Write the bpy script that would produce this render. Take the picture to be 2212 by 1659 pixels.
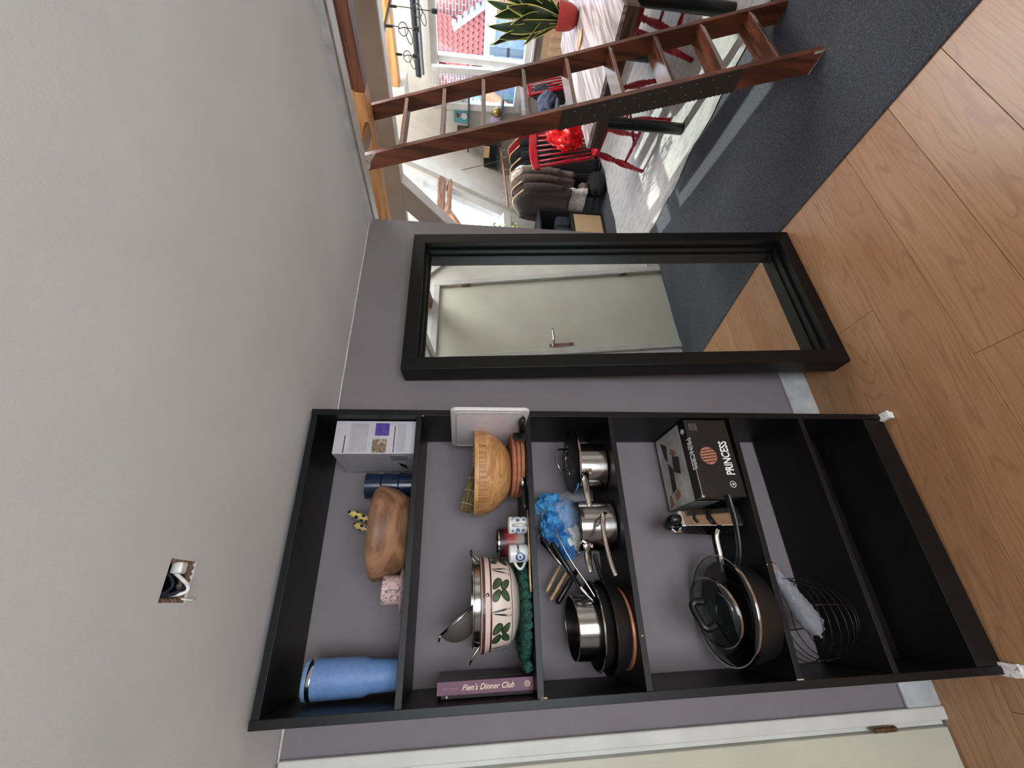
import bpy, bmesh, math, random
from mathutils import Vector, Matrix, noise
random.seed(7)
S = bpy.context.scene
C = S.collection
PI = math.pi
R = math.radians
for o in list(bpy.data.objects): bpy.data.objects.remove(o)

# ------------------------------------------------------------------ camera
# the photograph is stored on its side: the room's "down" runs to the right of the frame
cd = bpy.data.cameras.new('camera'); cam = bpy.data.objects.new('camera', cd); C.objects.link(cam)
cd.sensor_fit = 'HORIZONTAL'; cd.sensor_width = 36.0; cd.lens = 892.3945/2212*36.0
cd.clip_start = 0.02; cd.clip_end = 100
rt = Vector((0.88644148,-0.46252383,0.01712316)); dn = Vector((-0.03880133,-0.11112777,-0.99304838)); fw = Vector((0.46121139,0.87961487,-0.11645481))
m = Matrix((dn, rt, -fw)).transposed().to_4x4(); m.translation = Vector((0.2398,-1.4949,1.5344))
cam.matrix_world = m
S.camera = cam

# ------------------------------------------------------------------ world, sun, fill lights, exposure
W = bpy.data.worlds.new('sky'); S.world = W; W.use_nodes = True
wn = W.node_tree; wn.nodes.clear()
wo = wn.nodes.new('ShaderNodeOutputWorld'); wb = wn.nodes.new('ShaderNodeBackground')
wt = wn.nodes.new('ShaderNodeTexCoord'); ws = wn.nodes.new('ShaderNodeSeparateXYZ'); wr = wn.nodes.new('ShaderNodeValToRGB')
wn.links.new(wt.outputs['Generated'], ws.inputs[0]); wn.links.new(ws.outputs['Z'], wr.inputs[0])
wr.color_ramp.elements[0].color = (0.80,0.88,1.0,1); wr.color_ramp.elements[1].color = (0.48,0.68,1.0,1)
wn.links.new(wr.outputs[0], wb.inputs[0]); wb.inputs[1].default_value = 5.0
wn.links.new(wb.outputs[0], wo.inputs[0])
def lamp(kind, name, loc, rot, energy, color=(1,1,1), **kw):
    d = bpy.data.lights.new(name, kind); d.energy = energy; d.color = color
    for k, v in kw.items(): setattr(d, k, v)
    o = bpy.data.objects.new(name, d); o.location = loc; o.rotation_euler = rot; C.objects.link(o); return o
sun = lamp('SUN', 'sun', (0,6,8), (0,0,0), 7.0, (1.0,0.93,0.82), angle=R(0.6))
sun.rotation_euler = Vector((-0.30,-0.95,-0.92)).to_track_quat('-Z','Y').to_euler()
# added fill lights: one unseen behind the camera, one under the closed loft ceiling
lamp('AREA', 'rear_fill', (-0.1,-3.15,1.15), Vector((0.1,1,0.22)).to_track_quat('-Z','Z').to_euler(), 34.0, (1.0,0.985,0.96), shape='RECTANGLE', size=1.3, size_y=1.7)
lamp('AREA', 'loft_fill', (4.1,-0.3,3.25), (0,0,0), 95.0, (0.96,0.97,1.0), shape='RECTANGLE', size=1.5, size_y=1.7)
S.view_settings.view_transform = 'Standard'; S.view_settings.look = 'None'
S.view_settings.gamma = 1.0; S.view_settings.use_curve_mapping = False
S.view_settings.exposure = 0.25

# ------------------------------------------------------------------ helpers
def lin(c): return tuple((v/255/12.92 if v <= 10.31 else ((v/255+0.055)/1.055)**2.4) for v in c)
class Mt:
    def __init__(s, name, col, rough=0.5, metal=0.0, **kw):
        s.m = bpy.data.materials.new(name); s.m.use_nodes = True; s.t = s.m.node_tree
        s.b = s.t.nodes['Principled BSDF']; s.col = lin(col)+(1,)
        s.b.inputs['Base Color'].default_value = s.col; s.b.inputs['Roughness'].default_value = rough; s.b.inputs['Metallic'].default_value = metal
        for k, v in kw.items(): s.b.inputs[k.replace('_',' ')].default_value = v
    def n(s, typ, **kw):
        x = s.t.nodes.new(typ)
        for k, v in kw.items():
            if k in ('w','h'): continue
            setattr(x, k, v)
        return x
    def l(s, a, b): s.t.links.new(a, b)
    def vec(s, scale=(1,1,1), rnd=0.0, rot=(0,0,0)):
        tc = s.n('ShaderNodeTexCoord'); mp = s.n('ShaderNodeMapping'); mp.inputs['Scale'].default_value = scale; mp.inputs['Rotation'].default_value = rot
        s.l(tc.outputs['Object'], mp.inputs['Vector'])
        if rnd:
            oi = s.n('ShaderNodeObjectInfo'); vm = s.n('ShaderNodeVectorMath', operation='SCALE'); cb = s.n('ShaderNodeCombineXYZ')
            s.l(oi.outputs['Random'], cb.inputs[0]); s.l(oi.outputs['Random'], cb.inputs[1]); s.l(oi.outputs['Random'], cb.inputs[2])
            s.l(cb.outputs[0], vm.inputs[0]); vm.inputs['Scale'].default_value = rnd; s.l(vm.outputs[0], mp.inputs['Location'])
        return mp.outputs[0]
    def noise(s, v, scale, detail=4, rough=0.55, dist=0.0):
        x = s.n('ShaderNodeTexNoise'); x.inputs['Scale'].default_value = scale; x.inputs['Detail'].default_value = detail
        x.inputs['Roughness'].default_value = rough; x.inputs['Distortion'].default_value = dist; s.l(v, x.inputs['Vector']); return x.outputs['Fac']
    def ramp(s, f, *st, interp='LINEAR'):
        x = s.n('ShaderNodeValToRGB'); e = x.color_ramp; e.interpolation = interp
        while len(e.elements) < len(st): e.elements.new(0.5)
        for i, (p, c) in enumerate(st): e.elements[i].position = p; e.elements[i].color = lin(c)+(1,)
        s.l(f, x.inputs[0]); return x.outputs[0]
    def mix(s, f, a, b, mode='MIX'):
        x = s.n('ShaderNodeMix', data_type='RGBA', blend_type=mode)
        if isinstance(f, float): x.inputs[0].default_value = f
        else: s.l(f, x.inputs[0])
        for i, v in ((6,a),(7,b)):
            if isinstance(v, tuple): x.inputs[i].default_value = lin(v)+(1,)
            else: s.l(v, x.inputs[i])
        return x.outputs[2]
    def base(s, c): s.l(c, s.b.inputs['Base Color']); return s
    def bump(s, f, strength=0.2, dist=0.002):
        x = s.n('ShaderNodeBump'); x.inputs['Strength'].default_value = strength; x.inputs['Distance'].default_value = dist
        s.l(f, x.inputs['Height']); s.l(x.outputs[0], s.b.inputs['Normal']); return s
def plain(name, col, rough=0.5, metal=0.0, sc=60, amt=0.12, bmp=0.08, **kw):
    a = Mt(name, col, rough, metal, **kw); v = a.vec(); f = a.noise(v, sc, 5)
    dk = tuple(c*(1-amt) for c in col); lt = tuple(min(255, c*(1+amt*0.6)) for c in col)
    a.base(a.ramp(f, (0.3,dk),(0.7,lt)))
    if bmp: a.bump(a.noise(a.vec(), sc*3, 3), bmp, 0.001)
    return a.m
def wood(name, dk, lt, axis='X', sc=1.0, rough=0.45, ring=3.0, rnd=0.0, bmp=0.1, dist=5.0):
    a = Mt(name, lt, rough)
    st = {'X':(1.2,14,14),'Y':(14,1.2,14),'Z':(14,14,1.2)}[axis]
    v = a.vec(tuple(k*sc for k in st), rnd)
    f1 = a.noise(v, 1.0*ring/3, 3, 0.5, 0.6); f2 = a.noise(v, 7, 5, 0.7)
    w = a.n('ShaderNodeMath', operation='SINE'); mu = a.n('ShaderNodeMath', operation='MULTIPLY'); mu.inputs[1].default_value = dist*6
    a.l(f1, mu.inputs[0]); a.l(mu.outputs[0], w.inputs[0])
    md = a.n('ShaderNodeMath', operation='MULTIPLY_ADD'); md.inputs[1].default_value = 0.28; a.l(w.outputs[0], md.inputs[0]); a.l(f2, md.inputs[2])
    a.base(a.ramp(md.outputs[0], (0.15,dk),(0.5,tuple((x*0.4+y*0.6) for x,y in zip(dk,lt))),(0.85,lt)))
    a.bump(md.outputs[0], bmp, 0.001); return a.m

def newbm(): return bmesh.new()
def box(bm, x0, x1, y0, y1, z0, z1, bev=0.0, M=None):
    t = bmesh.new(); bmesh.ops.create_cube(t, size=1.0)
    for v in t.verts: v.co = Vector(((x0+x1)/2+v.co.x*(x1-x0), (y0+y1)/2+v.co.y*(y1-y0), (z0+z1)/2+v.co.z*(z1-z0)))
    if bev: bmesh.ops.bevel(t, geom=t.edges[:], offset=bev, segments=2, profile=0.5, affect='EDGES')
    if M is not None: t.transform(M)
    merge(bm, t); return bm
def merge(bm, t):
    me = bpy.data.meshes.new('tmp'); t.to_mesh(me); t.free(); bm.from_mesh(me); bpy.data.meshes.remove(me)
def hexa(bm, pts, bev=0.0):
    """8 points: bottom ring of four, then top ring of four"""
    t = bmesh.new(); v = [t.verts.new(p) for p in pts]
    for f in ((0,1,2,3),(7,6,5,4),(0,4,5,1),(1,5,6,2),(2,6,7,3),(3,7,4,0)): t.faces.new([v[i] for i in f])
    bmesh.ops.recalc_face_normals(t, faces=t.faces)
    if bev: bmesh.ops.bevel(t, geom=t.edges[:], offset=bev, segments=2, profile=0.5, affect='EDGES')
    merge(bm, t); return bm
def prism(bm, poly, axis, a0, a1, bev=0.0):
    """polygon in the plane across `axis`, extruded from a0 to a1"""
    def P(p, a): return {'X':(a,p[0],p[1]),'Y':(p[0],a,p[1]),'Z':(p[0],p[1],a)}[axis]
    t = bmesh.new(); lo = [t.verts.new(P(p,a0)) for p in poly]; hi = [t.verts.new(P(p,a1)) for p in poly]; n = len(poly)
    t.faces.new(lo); t.faces.new(hi[::-1])
    for i in range(n): t.faces.new((lo[i],hi[i],hi[(i+1)%n],lo[(i+1)%n]))
    bmesh.ops.recalc_face_normals(t, faces=t.faces)
    if bev: bmesh.ops.bevel(t, geom=t.edges[:], offset=bev, segments=2, profile=0.5, affect='EDGES')
    merge(bm, t); return bm
def tube(bm, pts, r, seg=8, cap=True, closed=False, flat=1.0, up=None):
    pts = [Vector(p) for p in pts]; n = len(pts); rs = r if isinstance(r, (list,tuple)) else [r]*n
    t = bmesh.new(); rings = []; prev = None
    for i, p in enumerate(pts):
        if closed: d = pts[(i+1)%n]-pts[i-1]
        else: d = pts[min(i+1,n-1)]-pts[max(i-1,0)]
        if d.length < 1e-9: d = Vector((0,0,1))
        d.normalize()
        if prev is None:
            u = Vector(up) if up else (Vector((0,0,1)) if abs(d.z) < 0.9 else Vector((1,0,0)))
        else: u = prev
        u = u-d*u.dot(d); u.normalize(); prev = u; w = d.cross(u)
        rings.append([t.verts.new(p+rs[i]*(math.cos(a)*u*flat+math.sin(a)*w)) for a in [2*PI*k/seg for k in range(seg)]])
    m_ = n if closed else n-1
    for i in range(m_):
        a, b = rings[i], rings[(i+1)%n]
        for k in range(seg): t.faces.new((a[k],a[(k+1)%seg],b[(k+1)%seg],b[k]))
    if cap and not closed: t.faces.new(rings[0][::-1]); t.faces.new(rings[-1])
    bmesh.ops.recalc_face_normals(t, faces=t.faces); merge(bm, t); return bm
def arc(p0, p1, sag, n=8):
    p0, p1, sag = Vector(p0), Vector(p1), Vector(sag)
    return [p0.lerp(p1, i/n)+sag*math.sin(PI*i/n) for i in range(n+1)]
def smoothpath(pts, sub=6):
    pts = [Vector(p) for p in pts]; out = []
    for i in range(len(pts)-1):
        p0 = pts[max(i-1,0)]; p1 = pts[i]; p2 = pts[i+1]; p3 = pts[min(i+2,len(pts)-1)]
        for k in range(sub):
            t = k/sub; out.append(0.5*((2*p1)+(p2-p0)*t+(2*p0-5*p1+4*p2-p3)*t*t+(3*p1-p0-3*p2+p3)*t**3))
    out.append(pts[-1]); return out
def lathe(bm, prof, c=(0,0,0), seg=32, M=None):
    """profile of (radius, height); radius 0 closes it"""
    t = bmesh.new(); rings = []
    for r_, z in prof:
        if r_ < 1e-6: rings.append([t.verts.new((0,0,z))])
        else: rings.append([t.verts.new((r_*math.cos(2*PI*k/seg), r_*math.sin(2*PI*k/seg), z)) for k in range(seg)])
    for a, b in zip(rings, rings[1:]):
        if len(a) == 1 and len(b) == 1: continue
        for k in range(seg):
            k2 = (k+1) % seg
            if len(a) == 1: t.faces.new((a[0],b[k],b[k2]))
            elif len(b) == 1: t.faces.new((a[k],b[0],a[k2]))
            else: t.faces.new((a[k],b[k],b[k2],a[k2]))
    bmesh.ops.recalc_face_normals(t, faces=t.faces)
    if M is not None: t.transform(M)
    t.transform(Matrix.Translation(c)); merge(bm, t); return bm
def vase(ro, ri, h, t=0.004):  # helper: straight-walled vessel profile
    return [(0,0),(ro*0.9,0),(ro,t),(ro,h),(ri,h),(ri,t*2),(0,t*2)]
def root(o):
    while o.parent: o = o.parent
    return o
def part(name, bm, mt, parent=None, smooth=False, label=None, kind=None, local=False):
    if parent is not None and not local: bm.transform(Matrix.Translation(-root(parent).location))
    me = bpy.data.meshes.new(name); bm.to_mesh(me); bm.free()
    if smooth is True:
        for p in me.polygons: p.use_smooth = True
    elif smooth:
        for p in me.polygons: p.use_smooth = True
        me.set_sharp_from_angle(angle=R(smooth))
    me.materials.append(mt); o = bpy.data.objects.new(name, me); C.objects.link(o)
    if parent is not None: o.parent = parent
    if label: o['label'] = label
    if kind: o['kind'] = kind
    return o
def thing(name, label, cat, loc=(0,0,0), group=None, kind=None):
    o = bpy.data.objects.new(name, None); C.objects.link(o); o.location = loc; o.empty_display_size = 0.05
    o['label'] = label; o['category'] = cat
    if group: o['group'] = group
    if kind: o['kind'] = kind
    return o
def single(name, bm, mt, label, cat, loc=(0,0,0), group=None, smooth=False, kind=None):
    bm.transform(Matrix.Translation(-Vector(loc))); o = part(name, bm, mt, smooth=smooth); o.location = loc
    o['label'] = label; o['category'] = cat
    if group: o['group'] = group
    if kind: o['kind'] = kind
    return o
def struct(name, bm=None, mt=None, label=None, smooth=False):
    if bm is None: o = bpy.data.objects.new(name, None); C.objects.link(o)
    else: o = part(name, bm, mt, smooth=smooth)
    o['kind'] = 'structure'
    if label: o['label'] = label
    return o
def dup(o, loc, rotz=0.0, label=None, parent=None):
    c = o.copy(); C.objects.link(c)
    if parent is None: c.location = loc; c.rotation_euler = (0,0,rotz)
    else: c.parent = parent
    if label: c['label'] = label
    for ch in o.children: dup(ch, None, parent=c)
    return c
def text(name, body, size, mt, parent, pos, xd, yd, ext=0.0004, shear=0.0, align='LEFT', bold=0.0, sx=1.0):
    cu = bpy.data.curves.new(name, 'FONT'); cu.body = body; cu.size = size; cu.extrude = ext; cu.shear = shear; cu.align_x = align; cu.offset = bold
    cu.resolution_u = 3
    t = bpy.data.objects.new('tmp', cu); C.objects.link(t); dg = bpy.context.evaluated_depsgraph_get()
    me = bpy.data.meshes.new_from_object(t.evaluated_get(dg)); bpy.data.objects.remove(t); bpy.data.curves.remove(cu)
    xd, yd = Vector(xd).normalized(), Vector(yd).normalized(); M = Matrix((xd, yd, xd.cross(yd))).transposed().to_4x4(); M.translation = Vector(pos)-root(parent).location
    me.transform(Matrix.Diagonal((sx,1,1,1))); me.transform(M); me.materials.clear(); me.materials.append(mt); me.name = name
    o = bpy.data.objects.new(name, me); C.objects.link(o); o.parent = parent; return o
def blob(bm, c, s, amp=0.2, freq=3.0, sub=3, seed=0.0, rot=None, ridge=False):
    t = bmesh.new(); bmesh.ops.create_icosphere(t, subdivisions=sub, radius=1.0)
    for v in t.verts:
        n_ = noise.noise(v.co*freq+Vector((seed,seed*2,-seed)))
        if ridge: n_ = 0.4-abs(n_)*1.6+0.3*noise.noise(v.co*freq*2.3+Vector((seed,0,0)))
        v.co *= 1+amp*n_
        v.co = Vector((v.co.x*s[0], v.co.y*s[1], v.co.z*s[2]))
    if rot: t.transform(rot)
    t.transform(Matrix.Translation(c)); merge(bm, t); return bm

# ------------------------------------------------------------------ materials
a = Mt('ceiling_paint', (220,216,217), 0.75); f = a.noise(a.vec(), 3, 5); a.base(a.ramp(f, (0.3,(214,212,213)),(0.7,(224,222,223))))
a.bump(a.noise(a.vec((1,1,1)), 140, 4, 0.7), 0.35, 0.0012); M_ceil = a.m
a = Mt('mauve_wall_paint', (128,120,121), 0.7); f = a.noise(a.vec(), 4, 5); a.base(a.ramp(f, (0.3,(121,113,115)),(0.7,(128,120,122))))
a.bump(a.noise(a.vec(), 160, 4, 0.7), 0.3, 0.001); M_wall = a.m
M_white = plain('white_gloss_paint', (212,210,204), 0.4, sc=8, amt=0.05)
M_cream = plain('cream_door_paint', (200,196,176), 0.4, sc=4, amt=0.04)
M_plaster = plain('white_plaster', (222,216,206), 0.8, sc=5, amt=0.04)
M_offwhite = plain('beam_board_paint', (158,150,142), 0.7, sc=6, amt=0.04)
M_trimgrey = plain('weathered_lath', (150,138,124), 0.7, sc=30, amt=0.15)
M_skirt = plain('baseboard_paint', (186,186,184), 0.45, sc=14, amt=0.12)
M_line = plain('caulk', (205,198,196), 0.6)
a = Mt('black_brown_veneer', (16,15,16), 0.42, Specular_IOR_Level=0.28); v = a.vec((60,60,3)); f = a.noise(v, 1.0, 5, 0.6); a.base(a.ramp(f, (0.3,(11,10,11)),(0.75,(19,18,19)))); a.bump(f, 0.15, 0.0006); M_shelf = a.m
M_mframe = plain('black_frame_lacquer', (10,11,12), 0.42, sc=20, amt=0.2, Specular_IOR_Level=0.3)
M_mirror = Mt('mirror_glass', (232,236,234), 0.0, 1.0).m
M_steel = Mt('polished_steel', (205,203,200), 0.12, 1.0).m
a = Mt('brushed_steel', (190,187,184), 0.17, 1.0); a.bump(a.noise(a.vec((4,4,90)), 6, 3), 0.08, 0.0005); M_brush = a.m
M_black = plain('black_plastic', (18,18,19), 0.32, amt=0.2)
M_nonstick = plain('nonstick_black', (26,25,26), 0.4, sc=150, amt=0.2)
M_dark = plain('near_black', (10,10,11), 0.6)
a = Mt('clear_glass', (235,245,242), 0.0, 0.0); a.b.inputs['Transmission Weight'].default_value = 1.0; a.b.inputs['IOR'].default_value = 1.45; M_glass = a.m
def paneglass(name, fac=0.10, col=(240,248,250)):
    a = Mt(name, col); t = a.t; t.nodes.remove(a.b); o = t.nodes['Material Output']
    tr = a.n('ShaderNodeBsdfTransparent'); gl = a.n('ShaderNodeBsdfGlossy'); gl.inputs['Roughness'].default_value = 0.02; mx = a.n('ShaderNodeMixShader')
    tr.inputs[0].default_value = lin(col)+(1,); fr = a.n('ShaderNodeLayerWeight'); pw_ = a.n('ShaderNodeMath', operation='POWER'); pw_.inputs[1].default_value = 4.0; a.l(fr.outputs['Facing'], pw_.inputs[0])
    mt = a.n('ShaderNodeMath', operation='MULTIPLY_ADD'); mt.inputs[1].default_value = 0.5; mt.inputs[2].default_value = fac*0.5; a.l(pw_.outputs[0], mt.inputs[0]); a.l(mt.outputs[0], mx.inputs[0])
    a.l(tr.outputs[0], mx.inputs[1]); a.l(gl.outputs[0], mx.inputs[2]); a.l(mx.outputs[0], o.inputs[0]); return a.m
M_pane = paneglass('window_pane')
M_lidglass = paneglass('lid_glass', 0.16, (205,212,210))
# laminate floor: cathedral grain
a = Mt('oak_laminate', (170,124,92), 0.30)
v = a.vec((1.0,8.5,1.0), 37.0); f1 = a.noise(v, 1.0, 2, 0.45, 0.25)
mu = a.n('ShaderNodeMath', operation='MULTIPLY'); mu.inputs[1].default_value = 95.0; a.l(f1, mu.inputs[0]); si = a.n('ShaderNodeMath', operation='SINE'); a.l(mu.outputs[0], si.inputs[0])
pw = a.ramp(si.outputs[0], (0.0,(0,0,0)),(0.62,(20,20,20)),(1.0,(180,180,180)))
v2 = a.vec((3,110,3), 11.0); f2 = a.noise(v2, 1.5, 5, 0.65); v3 = a.vec((1,4,1), 5.0); f3 = a.noise(v3, 1.2, 2)
c1 = a.ramp(f3, (0.3,(168,122,84)),(0.7,(188,144,104))); c2 = a.mix(a.ramp(f2, (0.35,(190,190,190)),(0.7,(0,0,0))), c1, (142,98,66)); c3 = a.mix(pw, c2, (134,92,62))
a.base(c3); a.bump(a.mix(0.5, f2, pw), 0.12, 0.0006); M_lam = a.m
# charcoal felt carpet
a = Mt('charcoal_carpet', (52,53,57), 0.95); f = a.noise(a.vec((1,1,1)), 150, 6, 0.85); g = a.noise(a.vec((1,1,1)), 2.2, 4, 0.6)
a.base(a.mix(0.3, a.ramp(f, (0.36,(22,23,28)),(0.52,(62,64,70)),(0.68,(120,122,127))), a.ramp(g, (0.35,(44,45,50)),(0.7,(74,76,82)))))
b1 = a.n('ShaderNodeMath', operation='MULTIPLY_ADD'); b1.inputs[1].default_value = 0.25; a.l(f, b1.inputs[0]); a.l(g, b1.inputs[2]); a.bump(b1.outputs[0], 0.7, 0.01); M_carpet = a.m
a = Mt('shaggy_rug', (205,202,198), 0.95); f = a.noise(a.vec((1,1,1)), 120, 6, 0.85); g = a.noise(a.vec((9,2.5,1)), 3, 5, 0.7)
a.base(a.mix(0.5, a.ramp(f, (0.32,(120,118,118)),(0.5,(214,211,206)),(0.8,(240,238,232))), a.ramp(g, (0.38,(168,166,166)),(0.55,(226,223,218))))); a.bump(f, 1.0, 0.01); M_rug = a.m
M_ladder = wood('ladder_wood', (72,36,22), (118,64,42), 'Z', 1.0, 0.42, 2.0)
M_rung = wood('rung_wood', (60,30,18), (126,72,48), 'X', 1.0, 0.25, 2.0)
for m_ in (M_rung,): m_.node_tree.nodes['Principled BSDF'].inputs['Coat Weight'].default_value = 1.0; m_.node_tree.nodes['Principled BSDF'].inputs['Coat Roughness'].default_value = 0.12
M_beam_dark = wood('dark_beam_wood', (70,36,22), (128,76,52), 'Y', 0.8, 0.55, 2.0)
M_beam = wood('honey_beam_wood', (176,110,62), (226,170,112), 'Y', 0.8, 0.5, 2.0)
M_table = wood('limed_table_wood', (128,114,110), (196,188,186), 'X', 0.7, 0.3, 3.0, 9.0)
M_apron = wood('table_apron_wood', (62,42,30), (104,78,58), 'Y', 1.0, 0.5)
M_red = plain('red_gloss_paint', (158,14,32), 0.18, sc=10, amt=0.08)
M_bamboo = wood('bamboo', (168,118,72), (208,160,106), 'X', 1.4, 0.45, 4.0)
M_walnut = wood('turned_bowl_wood', (110,76,54), (166,122,90), 'X', 0.9, 0.5, 2.0)
M_lightwood = wood('light_wood', (176,134,92), (214,176,132), 'Y', 1.5, 0.5)
M_terra = plain('terracotta', (176,112,82), 0.7, sc=80)
def speckle(name, base_, spot, sc, th, rough=0.4):
    a = Mt(name, base_, rough); f = a.noise(a.vec(), sc, 4, 0.7); a.base(a.ramp(f, (th-0.03,base_),(th+0.03,spot))); return a.m
M_pink = speckle('pink_speckled_clay', (206,176,172), (120,92,90), 160, 0.56)
M_navy = plain('navy_glaze', (16,30,56), 0.2, sc=30, amt=0.25)
M_blue = plain('matte_blue_powdercoat', (104,138,190), 0.5, sc=120, amt=0.06)
M_bluelid = plain('pale_blue_lid', (116,146,186), 0.35, sc=50)
M_green = None
a = Mt('green_crochet', (34,92,76), 0.9); f = a.noise(a.vec(), 190, 4, 0.8); a.base(a.ramp(f, (0.38,(8,34,30)),(0.6,(44,112,92)),(0.78,(96,158,136)))); a.bump(f, 1.0, 0.006); M_green = a.m
M_ceramic = plain('cream_ceramic', (222,202,190), 0.3, sc=12, amt=0.05)
M_leaf = plain('painted_leaf_green', (58,78,46), 0.3, sc=60, amt=0.4)
M_leafdk = plain('painted_leaf_dark', (22,40,34), 0.3)
M_maroon = plain('maroon_line', (82,22,22), 0.3)
M_porc = plain('white_porcelain', (226,224,222), 0.2, sc=20, amt=0.04)
M_cobalt = plain('cobalt_print', (34,44,120), 0.3)
M_skyblue = plain('pale_blue_print', (150,178,204), 0.3)
M_ink = plain('black_ink', (14,14,16), 0.4)
M_greyink = plain('grey_ink', (118,114,120), 0.6)
M_cutting = plain('white_cutting_plastic', (214,204,206), 0.35, sc=30, amt=0.03)
M_card = plain('white_carton', (184,181,186), 0.45, sc=20, amt=0.04)
a = Mt('violet_photo_print', (70,50,140), 0.4); f = a.noise(a.vec((30,30,90)), 1.2, 3); a.base(a.ramp(f, (0.35,(48,38,120)),(0.6,(84,60,150)),(0.8,(120,40,100)))); M_violet = a.m
a = Mt('sepia_photo_print', (120,100,80), 0.4); f = a.noise(a.vec(), 60, 4, 0.7, 1.5); a.base(a.ramp(f, (0.38,(48,38,34)),(0.55,(140,118,96)),(0.7,(206,190,168)))); M_sepia = a.m
a = Mt('leopard_glaze', (220,190,80), 0.25); vo = a.n('ShaderNodeTexVoronoi'); vo.inputs['Scale'].default_value = 75; a.l(a.vec(), vo.inputs['Vector'])
cl = a.ramp(vo.outputs['Distance'], (0.40,(20,22,60)),(0.48,(24,26,66)),(0.53,(206,196,176)),(0.66,(214,180,70))); a.base(cl); M_leopard = a.m
M_redtin = None
a = Mt('red_glazed_tin', (170,80,70), 0.35); v = a.vec(); sp = a.n('ShaderNodeSeparateXYZ'); a.l(v, sp.inputs[0])
mr = a.n('ShaderNodeMapRange'); mr.inputs['From Min'].default_value = 0.0; mr.inputs['From Max'].default_value = 0.08; a.l(sp.outputs['Z'], mr.inputs[0])
f = a.noise(a.vec(), 70, 4, 0.7); ad = a.n('ShaderNodeMath', operation='MULTIPLY_ADD'); ad.inputs[1].default_value = 0.35; a.l(f, ad.inputs[0]); a.l(mr.outputs[0], ad.inputs[2])
a.base(a.ramp(ad.outputs[0], (0.35,(206,196,190)),(0.6,(176,84,72)),(0.85,(150,52,50)),(1.0,(48,18,28)))); M_redtin = a.m
M_wine = plain('wine_book_cloth', (98,42,70), 0.5, sc=40, amt=0.06)
M_winedk = plain('dark_book_cover', (46,24,34), 0.35, sc=30, amt=0.3)
M_paper = plain('paper', (232,228,222), 0.8, sc=30, amt=0.05)
a = Mt('bag_film', (222,226,230), 0.25); a.b.inputs['Transmission Weight'].default_value = 0.0; a.b.inputs['Alpha'].default_value = 0.22; a.bump(a.noise(a.vec(), 45, 4), 0.7, 0.01); M_film = a.m
a = Mt('blue_wrapper', (52,132,196), 0.3); f = a.noise(a.vec(), 26, 3); a.base(a.ramp(f, (0.4,(30,96,168)),(0.6,(78,160,216)))); a.bump(a.noise(a.vec(), 50, 4, 0.6, 1.0), 0.8, 0.01); M_bluewrap = a.m
M_boxblack = plain('black_carton', (20,19,21), 0.4, sc=30, amt=0.12)
a = Mt('kitchen_photo_print', (170,170,164), 0.35); f = a.noise(a.vec((1,1,1)), 10, 4); a.base(a.ramp(f, (0.35,(168,166,160)),(0.65,(216,214,206)))); M_kphoto = a.m
M_whiteprint = plain('white_print', (236,236,236), 0.5)
a = Mt('patty_print', (170,108,84), 0.5); f = a.noise(a.vec(), 160, 4); a.base(a.ramp(f, (0.35,(140,84,64)),(0.7,(196,134,106)))); M_patty = a.m
M_char = plain('char_stripe_print', (60,32,24), 0.6)
M_copper = plain('copper_bottom', (170,112,84), 0.4, 0.3, sc=30)
M_cardtube = plain('cardboard_core', (150,112,90), 0.8)
a = Mt('wrinkled_film_roll', (176,174,182), 0.3); a.b.inputs['Alpha'].default_value = 0.85; a.bump(a.noise(a.vec((1,1,1)), 60, 5, 0.7, 1.2), 1.0, 0.01); M_filmroll = a.m
M_redbag = plain('red_plastic_bag', (226,20,24), 0.18, sc=16, amt=0.2, bmp=0.3)
M_denim = plain('denim_blue_cloth', (66,76,96), 0.85, sc=60, amt=0.25, bmp=0.4)
M_pot = plain('red_clay_pot', (178,52,48), 0.5, sc=20, amt=0.08)
M_soil = plain('soil', (52,38,30), 0.95)
a = Mt('snake_plant_leaf', (40,62,34), 0.4); M_snake = None
uvx = a.n('ShaderNodeVertexColor'); uvx.layer_name = 'edge'; f = a.noise(a.vec((6,6,1)), 8, 4, 0.7)
a.base(a.mix(uvx.outputs['Color'], a.ramp(f, (0.35,(16,30,18)),(0.65,(52,78,44))), (206,204,104))); M_snake = a.m
M_jade = plain('jade_leaf', (168,196,98), 0.35, sc=30, amt=0.2)
M_brownstem = plain('stem_brown', (96,70,50), 0.8)
M_pine = wood('outdoor_orange_timber', (190,104,58), (232,156,100), 'X', 0.7, 0.6)
def cloth(n, c): return plain(n, c, 0.9, sc=40, amt=0.18, bmp=0.5)
M_c = dict(brown=cloth('brown_cotton',(86,70,64)), dbrown=cloth('dark_brown_cotton',(62,50,48)), taupe=cloth('taupe_cotton',(112,98,88)), black=cloth('black_cotton',(20,20,22)),
           white=cloth('white_cotton',(226,222,218)), red=cloth('red_wool',(158,22,34)), grey=cloth('light_grey_cotton',(196,190,184)), navy=cloth('navy_quilt',(38,42,54)))
a = Mt('woven_cane', (186,156,116), 0.7); ch = a.n('ShaderNodeTexChecker'); ch.inputs['Scale'].default_value = 90; a.l(a.vec(), ch.inputs[0]); ch.inputs[1].default_value = lin((206,180,138))+(1,); ch.inputs[2].default_value = lin((150,118,82))+(1,)
a.base(ch.outputs[0]); a.bump(ch.outputs[1], 0.6, 0.003); M_cane = a.m
M_rooftile = plain('clay_roof_tile', (196,104,92), 0.7, sc=12, amt=0.25)
a = Mt('far_brick', (186,120,112), 0.85); br = a.n('ShaderNodeTexBrick'); br.inputs['Scale'].default_value = 1.0; br.inputs['Mortar Size'].default_value = 0.012; br.inputs['Brick Width'].default_value = 0.30; br.inputs['Row Height'].default_value = 0.105
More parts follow.
